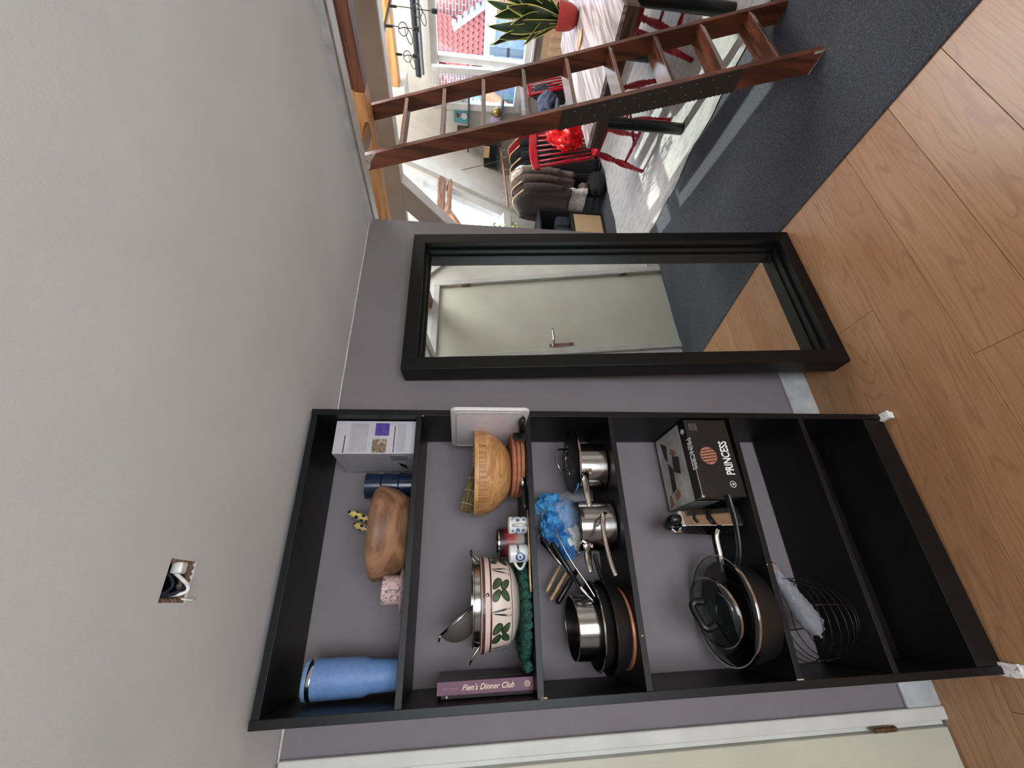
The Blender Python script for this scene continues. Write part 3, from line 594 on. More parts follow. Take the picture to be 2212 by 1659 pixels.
for k in range(60):
    a_ = 2*PI*k/60; m_ = Matrix.Rotation(a_, 4, 'Z'); m_.translation = bc
    box(b, R0-0.0005, R0+0.0016, -0.0066, 0.0066, 0.086, 0.108+0.0*k, 0.0006, m_)
part('rim_block_band', b, wood('bamboo_end_grain', (150,100,58), (196,144,92), 'Z', 2.0, 0.5), sb)
bm_ = thing('bamboo_mat', 'rolled greenish bamboo sushi mat leaning in the bamboo bowl', 'mat', (0.6,-0.10,1.47))
b = newbm(); p0, p1 = Vector((0.494,-0.128,1.522)), Vector((0.70,-0.118,1.462)); d_ = (p1-p0).normalized(); u_ = Vector((0,1,0)); w_ = d_.cross(u_)
for k in range(26):
    a_ = k*0.62; r_ = 0.006+0.0005*k; c_ = u_*r_*math.cos(a_)+w_*r_*math.sin(a_)
    tube(b, [p0+c_, p1+c_], 0.0024, 6)
part('reeds', b, wood('reed', (92,76,42), (142,120,72), 'X', 2, 0.6), bm_, True, kind='stuff')
b = newbm()
for f_ in (0.10,0.3,0.5,0.7,0.9):
    c_ = p0.lerp(p1,f_); tube(b, [c_+(u_*math.cos(a_)+w_*math.sin(a_))*0.0225 for a_ in [2*PI*k/20 for k in range(20)]], 0.0008, 5, closed=True)
part('string', b, M_paper, bm_, True, kind='stuff')
z0 = B1(.5)
pe = thing('peeler', 'black-handled peeler with a grey end lying in front of the terracotta plates', 'peeler', (0.52,-0.225,z0))
b = newbm(); tube(b, [(0.475,-0.235,z0+0.008),(0.49,-0.232,z0+0.009),(0.53,-0.226,z0+0.009),(0.548,-0.223,z0+0.008)], [0.006,0.0085,0.0085,0.007], 10); part('handle', b, M_black, pe, True)
b = newbm(); tube(b, [(0.548,-0.223,z0+0.008),(0.575,-0.218,z0+0.009),(0.585,-0.216,z0+0.008)], [0.0075,0.008,0.005], 10); part('grey_end', b, M_brush, pe, True)
def ring_decal(b, c, r, a0, z0, ro, ri, off=0.0005, n=16):
    """flat ring printed on an upright cylinder of radius r"""
    t = bmesh.new(); L = []
    for k in range(n):
        th = 2*PI*k/n; row = []
        for q in (ro, ri):
            da = q*math.cos(th)/r; zz = q*math.sin(th); row.append(t.verts.new((c[0]+(r+off)*math.cos(a0+da), c[1]+(r+off)*math.sin(a0+da), z0+zz)))
        L.append(row)
    if ri > 0:
        for k in range(n): t.faces.new((L[k][0],L[(k+1)%n][0],L[(k+1)%n][1],L[k][1]))
    else: t.faces.new([q[0] for q in L]); bmesh.ops.delete(t, geom=[q[1] for q in L], context='VERTS')
    bmesh.ops.recalc_face_normals(t, faces=t.faces); merge(b, t)
espr = [(0,0),(0.020,0),(0.0235,0.003),(0.0245,0.010),(0.0248,0.055),(0.0225,0.055),(0.022,0.006),(0,0.006)]
z0 = B1(.436); mc = (0.436,-0.205,z0); m1 = thing('espresso_cup', 'small white espresso cup printed with many blue eye charms, handle facing front', 'cup', mc)
m1b = part('cup_body', lathe(newbm(), espr, mc, 36), M_porc, m1, 40)
AF = math.atan2(-1.4949+0.205, 0.2398-0.436)
part('handle', tube(newbm(), arc((mc[0]+0.0245*math.cos(AF),mc[1]+0.0245*math.sin(AF),z0+0.008),(mc[0]+0.0245*math.cos(AF),mc[1]+0.0245*math.sin(AF),z0+0.044),(0.020*math.cos(AF),0.020*math.sin(AF),0),10), 0.004, 8, flat=1.6), M_porc, m1, True)
b = newbm(); b2 = newbm(); b3 = newbm()
for (da, dz, q) in ((0.62,0.030,0.0055),(-0.6,0.030,0.006),(-0.62,0.014,0.005),(0.66,0.012,0.004),(-0.66,0.045,0.0035),(1.1,0.02,0.004),(-1.1,0.036,0.0045),(1.05,0.042,0.0035),(0.7,0.046,0.0025)):
    ring_decal(b, mc, 0.0248, AF+da, z0+dz, q, q*0.55); ring_decal(b2, mc, 0.0248, AF+da, z0+dz, q*0.55, q*0.3); ring_decal(b3, mc, 0.0248, AF+da, z0+dz, q*0.25, 0, n=10)
part('blue_print', b, M_cobalt, m1b, kind='stuff'); part('pale_print', b2, M_skyblue, m1b, kind='stuff'); part('pupil_print', b3, M_ink, m1b, kind='stuff')
z0 = B1(.395); tn = thing('tin_mug', 'larger red and white patterned mug with a steel rim behind the two espresso cups', 'mug', (0.397,-0.125,z0))
part('mug_body', lathe(newbm(), [(0,0),(0.038,0),(0.041,0.003),(0.0415,0.078),(0.039,0.078),(0.038,0.006),(0,0.006)], (0.397,-0.125,z0), 40), M_redtin, tn, 40)
part('steel_rim', lathe(newbm(), [(0.0415,0.078),(0.0425,0.079),(0.0425,0.083),(0.039,0.083),(0.039,0.078)], (0.397,-0.125,z0), 40), M_steel, tn, 40)
z0 = B1(.358); mc = (0.357,-0.207,z0); AF2 = math.atan2(-1.4949+0.207, 0.2398-0.357)
m2 = thing('espresso_cup', 'small white espresso cup with one big blue eye and the word Crete', 'cup', mc)
m2b = part('cup_body', lathe(newbm(), espr, mc, 36), M_porc, m2, 40)
a_ = AF2-1.25; part('handle', tube(newbm(), arc((mc[0]+0.0245*math.cos(a_),mc[1]+0.0245*math.sin(a_),z0+0.010),(mc[0]+0.0245*math.cos(a_),mc[1]+0.0245*math.sin(a_),z0+0.042),(0.019*math.cos(a_),0.019*math.sin(a_),0),10), 0.0038, 8), M_porc, m2, True)
for (ro,ri,mt,nm) in ((0.0135,0.0095,M_cobalt,'blue_ring_print'),(0.0095,0.0070,M_skyblue,'pale_ring_print'),(0.0045,0.0025,M_skyblue,'inner_ring_print'),(0.0025,0,M_ink,'pupil_print')):
    b = newbm(); ring_decal(b, mc, 0.0248, AF2-0.42, z0+0.026, ro, ri, 0.0004, 20); part(nm, b, mt, m2b)
fn = Vector((math.cos(AF2+0.5),math.sin(AF2+0.5),0)); tx = Vector((-fn.y,fn.x,0))
text('lettering', 'Crete', 0.0105, M_ink, m2b, Vector(mc)+fn*0.0250-tx*0.0+Vector((0,0,0.029)), tx, (0,0,1), 0.0003, align='CENTER', bold=0.0003)
b = newbm(); tube(b, [(0.470,-0.252,B1(.4)+0.003),(0.39,-0.256,B1(.4)+0.004),(0.29,-0.262,B1(.3)+0.006),(0.255,-0.264,B1(.25)+0.005)], [0.0012,0.003,0.0055,0.005], 8, flat=0.5); single('wooden_spatula', b, M_lightwood, 'thin tapering pale wooden stick lying along the front edge of the second shelf', 'spatula', (0.36,-0.257,B1(.36)), smooth=True)
# crocheted trivet
z0 = B1(.21); b = newbm()
for ring, (rr_, nb) in enumerate(((0.118,30),(0.096,24),(0.073,18),(0.05,12),(0.026,7))):
    for k in range(nb):
        a_ = 2*PI*k/nb+ring*0.3; blob(b, (0.213+rr_*math.cos(a_), -0.135+rr_*math.sin(a_), z0+0.0145), (0.0145,0.0135,0.0135), 0.35, 3, 2, k+ring*50)
blob(b, (0.213,-0.135,z0+0.0125),(0.02,0.02,0.011))
for k, (x_, y_) in enumerate(((0.088,-0.19),(0.078,-0.165),(0.082,-0.215))): blob(b, (x_,y_,z0+0.014),(0.014,0.013,0.012),0.4,3,2,k+9)
single('crocheted_trivet', b, M_green, 'thick dark green crocheted trivet under the leaf-painted bowl', 'trivet', (0.213,-0.135,z0), smooth=True)
fz0 = z0+0.0262; fc = (0.233,-0.135,fz0)
bo = thing('painted_bowl', 'big cream ceramic bowl painted with green leaves and maroon lines on the second shelf', 'bowl', fc)
FP = [(0,0),(0.060,0),(0.066,0.004),(0.090,0.014),(0.106,0.026),(0.113,0.038),(0.117,0.055),(0.1195,0.075),(0.1215,0.090),(0.1245,0.098),(0.126,0.105),(0.1255,0.110),(0.121,0.111),(0.117,0.104),(0.113,0.075),(0.105,0.040),(0.08,0.016),(0,0.008)]
bob = part('bowl_body', lathe(newbm(), FP, fc, 64), M_ceramic, bo, 50)
def frad(z):
    for (r0,z0_),(r1,z1_) in zip(FP[1:12],FP[2:12]):
        if z0_ <= z <= z1_: return r0+(r1-r0)*(z-z0_)/max(1e-6,z1_-z0_)
    return 0.12
def band(b, z0_, z1_, off=0.0006):
    lathe(b, [(frad(z0_)+0.0001,z0_),(frad(z0_)+off,z0_),(frad(z1_)+off,z1_),(frad(z1_)+0.0001,z1_)], fc, 64)
b = newbm(); band(b, 0.1005, 0.1085); band(b, 0.0825, 0.0870); part('maroon_line', b, M_maroon, bob)
b = newbm(); band(b, 0.027, 0.0285); part('dark_line', b, M_leafdk, bob)
AB = math.atan2(-1.4949+0.135, 0.2398-0.233)
def leaf(b, a0, zc_, L, Wd, rot, off):
    t = bmesh.new(); vs = []; n_ = 14; cen = []
    for k in range(n_):
        th = 2*PI*k/n_; u_ = L*math.cos(th); v_ = Wd*math.sin(th)*(1-0.25*math.cos(th)); x_ = u_*math.cos(rot)-v_*math.sin(rot); y_ = u_*math.sin(rot)+v_*math.cos(rot)
        z_ = min(0.082,max(0.029,zc_+y_)); r_ = frad(z_)+off; a_ = a0+x_/0.118; vs.append(t.verts.new((fc[0]+r_*math.cos(a_), fc[1]+r_*math.sin(a_), fc[2]+z_)))
    z_ = zc_; r_ = frad(z_)+off; c_ = t.verts.new((fc[0]+r_*math.cos(a0), fc[1]+r_*math.sin(a0), fc[2]+z_))
    for k in range(n_): t.faces.new((c_,vs[k],vs[(k+1)%n_]))
    bmesh.ops.recalc_face_normals(t, faces=t.faces); merge(b, t)
bl_ = newbm(); bd_ = newbm()
for g in range(7):
    A = AB+0.26+(g-4)*2*PI/6.6
    for (dx,dz,L,Wd,ro) in ((-0.0145,0.0695,0.0165,0.0092,-0.55),(0.0150,0.068,0.0172,0.0095,2.5),(-0.0150,0.045,0.0160,0.0088,-2.6),(0.0145,0.045,0.0160,0.0085,-0.6)):
        leaf(bl_, A+dx/0.118, dz, L*0.93, Wd*0.88, ro, 0.0009); leaf(bd_, A+dx/0.118, dz, L*1.08, Wd*1.12, ro, 0.0005)
    for dd in (-0.0055,0.0055): leaf(bd_, A+(PI/6.6)+dd/0.118, 0.056+dd*0.3, 0.026, 0.0024, 1.57+0.15*(1 if dd>0 else -1), 0.0007)
part('painted_leaves', bl_, M_leaf, bob); part('painted_outlines', bd_, M_leafdk, bob)
co = thing('colander', 'steel colander with wire loop handles nested in the leaf-painted bowl', 'colander', (0.233,-0.135,fz0+0.02))
part('colander_body', lathe(newbm(), [(0,0.012),(0.06,0.014),(0.095,0.035),(0.108,0.08),(0.1105,0.128),(0.1135,0.130),(0.1135,0.1325),(0.109,0.1325),(0.106,0.08),(0.093,0.038),(0.06,0.017),(0,0.015)], fc, 56), M_brush, co, 40)
for a_ in (R(8), R(188)):
    p = lambda q, w_, z_: Vector((fc[0]+q*math.cos(a_)-w_*math.sin(a_), fc[1]+q*math.sin(a_)+w_*math.cos(a_), fc[2]+z_))
    b = newbm(); tube(b, smoothpath([p(0.109,-0.032,0.112),p(0.122,-0.032,0.124),p(0.140,-0.024,0.136),p(0.146,0,0.139),p(0.140,0.024,0.136),p(0.122,0.032,0.124),p(0.109,0.032,0.112)],5), 0.0028, 8); part('loop_handle', b, M_steel, co, True)
st = thing('strainer', 'fine wire mesh strainer tipped over in the colander on the leaf-painted bowl', 'strainer', (0.2,-0.15,1.54))
hc = Vector((0.197,-0.165,1.536)); hd = Vector((-0.60,0.0,0.80)); hn = Vector((-0.80,0,-0.60)); hy = Vector((0,1,0)); hr = 0.062
b = newbm(); tube(b, [hc+hr*(hd*math.cos(a_)+hy*math.sin(a_)) for a_ in [2*PI*k/32 for k in range(32)]], 0.0028, 8, closed=True); part('rim', b, M_steel, st, True)
b = newbm(); t = bmesh.new(); NR, NS = 9, 40; rings = []
for i in range(NR+1):
    f_ = i/NR; rr_ = hr*math.cos(f_*PI/2*0.98); dd = 0.052*math.sin(f_*PI/2)
    rings.append([t.verts.new(hc+hn*dd+rr_*(hd*math.cos(2*PI*k/NS)+hy*math.sin(2*PI*k/NS))) for k in range(NS)])
for i in range(NR):
    for k in range(NS): t.faces.new((rings[i][k],rings[i][(k+1)%NS],rings[i+1][(k+1)%NS],rings[i+1][k]))
merge(b, t)
a = Mt('wire_mesh', (96,88,86), 0.6, 0.3); a.b.inputs['Alpha'].default_value = 0.72; ck = a.n('ShaderNodeTexChecker'); ck.inputs['Scale'].default_value = 700; a.l(a.vec(), ck.inputs[0]); a.bump(ck.outputs[1], 0.4, 0.001)
part('mesh_basket', b, a.m, st, True)
b = newbm(); tube(b, smoothpath([hc-hd*hr,hc-hd*(hr+0.02)+Vector((0,-0.015,0)),Vector((0.236,-0.215,1.482)),Vector((0.252,-0.262,1.460))],5), [0.0035]*15+[0.005], 8); part('handle', b, M_steel, st, True)
b = newbm(); tube(b, arc(hc+hd*hr+hy*0.012, hc+hd*hr-hy*0.012, hd*0.012-hn*(-0.010), 8), 0.0024, 8); part('rest_hook', b, M_steel, st, True)
# books
zk = B1(.04); k1 = thing('cookbook', 'thick wine-red cookbook with cream script on its spine, left end of the second shelf', 'book', (0.045,-0.11,zk))
bx0, bx1, by0, by1, bz0, bz1 = 0.031, 0.060, -0.205, -0.035, zk, zk+0.246
k1s = part('spine', box(newbm(), bx0, bx1, by0-0.002, by0+0.001, bz0, bz1, 0.0006), M_wine, k1)
b = newbm(); box(b, bx0, bx0+0.0025, by0+0.001, by1, bz0, bz1, 0.0005); part('back_cover', b, M_winedk, k1)
b = newbm(); box(b, bx1-0.0025, bx1, by0+0.001, by1, bz0, bz1, 0.0005); part('front_cover', b, M_winedk, k1)
part('pages', box(newbm(), bx0+0.0025, bx1-0.0025, by0+0.001, by1-0.004, bz0+0.003, bz1-0.003), M_paper, k1)
M_gold = plain('cream_foil', (222,196,166), 0.4)
text('spine_title', "Pien's Dinner Club", 0.0175, M_gold, k1s, (bx0+0.009, by0-0.0022, bz0+0.184), (0,0,-1), (1,0,0), 0.0003, shear=0.4, bold=0.0002)
text('spine_author', 'PIEN WANNING', 0.0052, plain('dim_foil',(150,104,124),0.5), k1s, (bx0+0.012, by0-0.0022, bz0+0.232), (0,0,-1), (1,0,0), 0.0003)
b = newbm(); tube(b, [(bx0+0.0145+0.0055*math.cos(a_), by0-0.0023, bz0+0.016+0.0065*math.sin(a_)) for a_ in [2*PI*k/16 for k in range(16)]], 0.0012, 6, closed=True)
text('publisher_mark', 'W', 0.0085, M_gold, k1s, (bx0+0.0115, by0-0.0023, bz0+0.0195), (0,0,-1), (1,0,0), 0.0003)
part('publisher_ring', b, M_gold, k1s)
b = newbm()
for (z0_,z1_,y0_,y1_) in ((0.206,0.222,-0.19,-0.186),(0.214,0.216,-0.19,-0.165),(0.206,0.209,-0.19,-0.16),(0.20,0.222,-0.168,-0.164)): box(b, bx1-0.0002,bx1+0.0003,y0_,y1_,zk+z0_,zk+z1_)
part('cover_print', b, M_greyink, k1)
b = newbm(); box(b, bx1-0.0002,bx1+0.0003,-0.165,-0.05,zk+0.03,zk+0.18); part('cover_photo', b, plain('dim_food_photo',(52,44,40),0.4,sc=30,amt=0.8), k1)
k2 = thing('thin_book', 'thin dark maroon book squeezed between the wine-red cookbook and the shelf side', 'book', (0.0255,-0.11,zk))
part('cover', box(newbm(), 0.0215, 0.0300, -0.195, -0.035, zk, zk+0.236, 0.0008), plain('dark_maroon_cloth',(44,12,20),0.6), k2); part('spine_mark', box(newbm(), 0.0235,0.028,-0.1955,-0.1948,zk+0.219,zk+0.223), M_paper, k2)

# ---- third compartment: pots and pans
B2 = lambda x: bz(2,x)+0.0005
def pot(name, lab, c, r, h, mt=M_brush, t_=0.0025):
    o = thing(name, lab, 'pot', c); part('pot_body', lathe(newbm(), [(0,0),(r-0.006,0),(r,0.005),(r,h-0.004),(r+0.004,h),(r+0.003,h+0.001),(r-t_,h-0.003),(r-t_,0.006),(0,0.004)], c, 56), mt, o, 40); return o
p1c = (0.632,-0.135,B2(.63)); p1 = pot('saucepan', 'shiny steel saucepan under a big dark lid, right end of the third shelf', p1c, 0.082, 0.096)
def stick_handle(o, pts, r0=0.004, w=2.2, r1=None):
    P_ = smoothpath(pts, 6); n_ = len(P_); rr_ = [r0*(0.9+0.5*math.sin(PI*(0.15+0.85*i/(n_-1)))) for i in range(n_)]
    b = newbm(); tube(b, P_, rr_, 10, flat=w, up=(0.2,0,1)); part('long_handle', b, M_steel, o, True)
    b = newbm(); p = Vector(pts[0]); box(b, p.x-0.010,p.x+0.010,p.y-0.002,p.y+0.006,p.z-0.018,p.z+0.014,0.003); tube(b,[p+Vector((0,-0.004,-0.009)),p+Vector((0,0.003,-0.009))],0.0035,8); part('bracket', b, M_steel, o, 40)
stick_handle(p1, [(0.598,-0.212,B2(.6)+0.078),(0.570,-0.235,B2(.6)+0.092),(0.52,-0.255,B2(.6)+0.098),(0.475,-0.268,B2(.6)+0.098)])
ld = thing('pot_lid', 'dark domed lid with a steel loop handle resting on the right-hand saucepan', 'lid', (0.655,-0.132,B2(.65)+0.098))
lc = (0.655,-0.132,B2(.65)+0.0985)
part('lid_disc', lathe(newbm(), [(0,0.001),(0.107,0),(0.112,0.003),(0.111,0.006),(0.104,0.009),(0.06,0.016),(0.02,0.018),(0,0.018)], lc, 56), M_nonstick, ld, 40)
part('steel_edge', lathe(newbm(), [(0.1085,-0.001),(0.1135,0.000),(0.1145,0.003),(0.1125,0.0065),(0.1085,0.008)], lc, 56), M_steel, ld, 40)
b = newbm(); hx, hy_, hz = lc[0]-0.003, lc[1]-0.018, lc[2]+0.019
tube(b, smoothpath([(hx+0.050,hy_,hz),(hx+0.040,hy_-0.001,hz+0.006),(hx+0.032,hy_-0.018,hz+0.038),(hx,hy_-0.020,hz+0.046),(hx-0.032,hy_-0.018,hz+0.038),(hx-0.040,hy_-0.001,hz+0.006),(hx-0.050,hy_,hz)],5), 0.0032, 8)
tube(b, smoothpath([(hx+0.034,hy_,hz+0.003),(hx+0.024,hy_+0.022,hz+0.002),(hx,hy_+0.026,hz+0.002),(hx-0.024,hy_+0.022,hz+0.002),(hx-0.034,hy_,hz+0.003)],5), 0.0024, 8); part('loop_handle', b, M_steel, ld, True)
p2c = (0.437,-0.150,B2(.44)); p2 = pot('saucepan', 'open shiny steel saucepan in the middle of the third shelf with blue packets behind', p2c, 0.076, 0.118)
stick_handle(p2, [(0.376,-0.196,B2(.38)+0.095),(0.352,-0.215,B2(.38)+0.103),(0.325,-0.232,B2(.38)+0.108),(0.298,-0.245,B2(.38)+0.108)], 0.0036)
lad = thing('ladle', 'long curved steel handle crossing in front of the middle saucepan on the third shelf', 'ladle', (0.45,-0.25,B2(.45)))
b = newbm(); P_ = smoothpath([(0.462,-0.230,B2(.45)+0.040),(0.450,-0.262,B2(.45)+0.058),(0.41,-0.268,B2(.4)+0.064),(0.36,-0.272,B2(.4)+0.062),(0.31,-0.280,B2(.3)+0.056),(0.285,-0.284,B2(.3)+0.050)],6); tube(b, P_, [0.0045]*12+[0.0038]*(len(P_)-12), 10, flat=1.8); part('handle', b, M_steel, lad, True)
b = newbm(); tube(b, smoothpath([(0.462,-0.230,B2(.45)+0.040),(0.446,-0.240,B2(.45)+0.050),(0.418,-0.256,B2(.4)+0.058)],5), 0.0035, 8); part('handle_fork', b, M_steel, lad, True)
# bag of blue packets
bg = thing('plastic_bag', 'crumpled clear plastic bag of blue packets behind the middle saucepan', 'bag', (0.46,-0.08,B2(.46)))
b = newbm(); blob(b, (0.462,-0.075,B2(.46)+0.120), (0.098,0.064,0.112), 0.30, 2.3, 4, 3.0, None, True)
for v in b.verts:
    v.co.y = min(v.co.y, -0.006); v.co.z = max(v.co.z, B2(.46)+0.002)
part('bag_film', b, M_film, bg, True)
b = newbm(); 
for k, (cx, cy, cz, sx, sy, sz) in enumerate(((0.505,-0.09,0.175,0.048,0.034,0.050),(0.455,-0.10,0.170,0.050,0.036,0.058),(0.41,-0.09,0.155,0.042,0.034,0.050),(0.48,-0.10,0.135,0.050,0.034,0.045),(0.435,-0.115,0.195,0.036,0.026,0.036),(0.38,-0.10,0.14,0.03,0.025,0.035))):
    b = newbm(); rt_ = Matrix.Rotation(k*1.1,4,'X') @ Matrix.Rotation(k*0.8,4,'Y'); blob(b, (cx,cy,B2(.46)+cz), (sx,sy,sz), 0.55, 1.9, 3, 4.0*k, rt_, True); part('blue_packet', b, M_bluewrap, bg, False)
b = newbm(); blob(b, (0.405,-0.11,B2(.46)+0.115), (0.045,0.02,0.03), 0.4, 2.5, 3, 11, None, True); part('white_paper', b, M_paper, bg, False)
# utensils sticking out from behind the pans
def utensil(nm, lab, p0, p1, r_, mt, tip=None, tipm=None, flat=1.0):
    o = thing(nm, lab, 'utensil', p1, 'cooking utensils leaning behind the pans'); b = newbm(); a_, c_ = Vector(p0), Vector(p1)
    tube(b, [a_, a_.lerp(c_,0.06), a_.lerp(c_,0.5), c_], [r_*0.6,r_,r_*0.95,r_*0.75], 10, flat=flat); part('handle', b, mt, o, True)
    if tip: b = newbm(); tube(b, smoothpath([p1]+tip,4), r_*0.35, 8); part('shaft', b, tipm or M_steel, o, True)
    return o
Z = B2(.3)
utensil('tongs','black tongs with a bright steel edge leaning left of the blue packets',(0.405,-0.17,Z+0.232),(0.275,-0.19,Z+0.135),0.0065,M_black,[(0.25,-0.19,Z+0.115),(0.22,-0.19,Z+0.085)])
b = newbm(); tube(b, [(0.392,-0.178,Z+0.232),(0.29,-0.197,Z+0.150)], 0.0035, 8, flat=1.5); single('whisk', b, M_steel, 'slim polished steel handle lying along the black tongs', 'utensil', (0.29,-0.197,Z+0.15), smooth=True)
utensil('spatula','black-handled spatula with a bent wire hook in front of the blue packets',(0.385,-0.20,Z+0.205),(0.262,-0.21,Z+0.135),0.0085,M_black,[(0.25,-0.21,Z+0.125),(0.225,-0.215,Z+0.10)],M_brush)
b = newbm(); tube(b, smoothpath([(0.425,-0.215,Z+0.195),(0.395,-0.218,Z+0.186),(0.33,-0.222,Z+0.155),(0.27,-0.226,Z+0.118),(0.235,-0.226,Z+0.098)],5), 0.0026, 8); single('skimmer_handle', b, M_steel, 'bent steel wire handle crossing over the black spatula', 'utensil', (0.27,-0.226,Z+0.118), smooth=True)
utensil('wooden_spoon','upper pale wooden spoon handle poking out left of the black tongs',(0.255,-0.06,Z+0.205),(0.335,-0.06,Z+0.150),0.0055,M_lightwood)
utensil('wooden_spoon','lower pale wooden spoon handle just above the rounded black handle',(0.232,-0.07,Z+0.195),(0.325,-0.075,Z+0.125),0.0055,M_lightwood)
utensil('turner','rounded thick black handle poking out below the wooden spoon handles',(0.222,-0.09,Z+0.180),(0.315,-0.09,Z+0.105),0.0095,M_black)
# stack of pans on the left
Zp = B2(.16); wd = (0.155,-0.145,Zp)
single('wooden_trivet', lathe(newbm(), [(0,0),(0.100,0),(0.104,0.004),(0.104,0.010),(0.100,0.012),(0,0.012)], wd, 48), M_copper, 'round copper-brown board under the pan stack on the third shelf', 'trivet', wd, None, 40)
def pan(nm, lab, c, rb, rt_, h, mt, rimm, t_=0.003, cat='pan'):
    o = thing(nm, lab, cat, c); part('pan_body', lathe(newbm(), [(0,0),(rb,0),(rb+0.006,0.006),(rt_,h),(rt_-t_,h),(rb+0.002,0.008),(0,0.005)], c, 56), mt, o, 40)
    part('rim', lathe(newbm(), [(rt_-t_,h-0.001),(rt_+0.0012,h-0.002),(rt_+0.0015,h+0.001),(rt_-t_,h+0.0015)], c, 56), rimm, o, 40); return o
c3_ = (0.160,-0.150,Zp+0.0125); pb = pan('frying_pan','wide black frying pan at the bottom of the pan stack', c3_, 0.100, 0.122, 0.048, M_nonstick, M_black)
b = newbm(); tube(b, smoothpath([(0.262,-0.19,Zp+0.052),(0.30,-0.21,Zp+0.07),(0.345,-0.225,Zp+0.083)],5), 0.009, 10, flat=0.7); part('handle', b, M_black, pb, True)
c3_ = (0.165,-0.150,Zp+0.045); pan('frying_pan','second black pan with a bright steel rim in the pan stack', c3_, 0.090, 0.115, 0.046, M_nonstick, M_steel)
c3_ = (0.160,-0.150,Zp+0.066); pan('cooking_pot','small open steel pot nested on top of the pan stack', c3_, 0.078, 0.082, 0.085, M_brush, M_steel, 0.002, 'pot')

# ---- fourth compartment: grill carton, grater, big pan and lids
B3 = lambda x: bz(3,x)+0.0005
gx0, gx1, gy0, gy1, gz0, gz1 = 0.500, 0.764, -0.252, -0.025, B3(.5), 0.782
gb = thing('grill_carton', 'black and photo-printed carton for a tabletop grill, right end of the fourth shelf', 'box', (0.63,-0.14,gz0))
gbb = part('carton_body', box(newbm(), gx0,gx1,gy0,gy1,gz0,gz1,0.0015), M_boxblack, gb)
gy_b = gy0+0.045; b = newbm(); box(b, gx0+0.001, gx1-0.001, gy_b, gy1-0.001, gz1-0.0004, gz1+0.0005); part('top_photo', b, M_kphoto, gbb)
b = newbm(); box(b, gx0-0.0006, gx0+0.0004, gy0+0.06, gy1-0.001, gz0+0.06, gz1-0.001); part('side_photo', b, plain('side_print_grey',(140,140,138),0.4,sc=20,amt=0.2), gbb)
text('brand_print', 'PRINCESS', 0.040, M_whiteprint, gbb, ((gx0+gx1)/2-0.004, gy0-0.0012, gz0+0.020), (1,0,0), (0,0,1), 0.0003, align='CENTER', bold=0.0009, sx=0.68)
text('brand_print', 'PRINCESS', 0.038, M_whiteprint, gbb, ((gx0+gx1)/2+0.010, gy0+0.010, gz1+0.0008), (-1,0,0), (0,-1,0), 0.0003, align='CENTER', bold=0.0008, sx=0.66)
def emblem(cx_, cy_, cz_, ax, ay, r_=0.010):
    ax, ay = Vector(ax), Vector(ay); c_ = Vector((cx_,cy_,cz_)); b = newbm()
    tube(b, [c_+r_*(ax*math.cos(t_)+ay*math.sin(t_)) for t_ in [2*PI*k/20 for k in range(20)]], 0.0009, 5, closed=True)
    tube(b, [c_-ay*r_*0.6, c_+ay*r_*0.6], 0.0012, 5); tube(b, [c_-ax*r_*0.5+ay*r_*0.1, c_-ay*r_*0.6, c_+ax*r_*0.5+ay*r_*0.1], 0.0009, 5); part('emblem_print', b, M_whiteprint, gbb)
emblem(gx0+0.040, gy0-0.0008, gz0+0.036, (1,0,0), (0,0,1)); emblem(gx1-0.036, gy0+0.023, gz1+0.0008, (-1,0,0), (0,-1,0), 0.0085)
b = newbm(); t = bmesh.new(); pc_ = ((gx0+gx1)/2+0.004, gz0+0.094); vs = [t.verts.new((pc_[0]+0.030*math.cos(2*PI*k/32), gy0-0.0008, pc_[1]+0.0285*math.sin(2*PI*k/32))) for k in range(32)]; t.faces.new(vs); merge(b, t); part('patty_picture', b, M_patty, gbb)
b = newbm()
for dx in (-0.020,-0.010,0.0,0.010,0.020):
    hh = 0.026*math.sqrt(max(0.05,1-(dx/0.031)**2)); hexa(b, [(pc_[0]+dx-0.0018+0.003,gy0-0.0013,pc_[1]-hh),(pc_[0]+dx+0.0018+0.003,gy0-0.0013,pc_[1]-hh),(pc_[0]+dx+0.0018+0.003,gy0-0.0007,pc_[1]-hh),(pc_[0]+dx-0.0018+0.003,gy0-0.0007,pc_[1]-hh),(pc_[0]+dx-0.0018-0.003,gy0-0.0013,pc_[1]+hh),(pc_[0]+dx+0.0018-0.003,gy0-0.0013,pc_[1]+hh),(pc_[0]+dx+0.0018-0.003,gy0-0.0007,pc_[1]+hh),(pc_[0]+dx-0.0018-0.003,gy0-0.0007,pc_[1]+hh)])
part('grill_stripe_print', b, M_char, gbb)
b = newbm()
for k in range(6): box(b, gx1-0.040, gx1-0.014, gy0-0.0008, gy0+0.0002, gz1-0.016-k*0.005, gz1-0.0145-k*0.005)
part('small_print', b, M_greyink, gbb, kind='stuff')
b = newbm(); box(b, gx0+0.002, gx0+0.13, gy0-0.0007, gy0+0.0002, gz1-0.004, gz1-0.002); box(b, gx0-0.001, gx0+0.006, gy0-0.002, gy0+0.002, gz1-0.008, gz1+0.001); part('worn_edge', b, plain('frayed_card',(170,146,130),0.9), gbb)
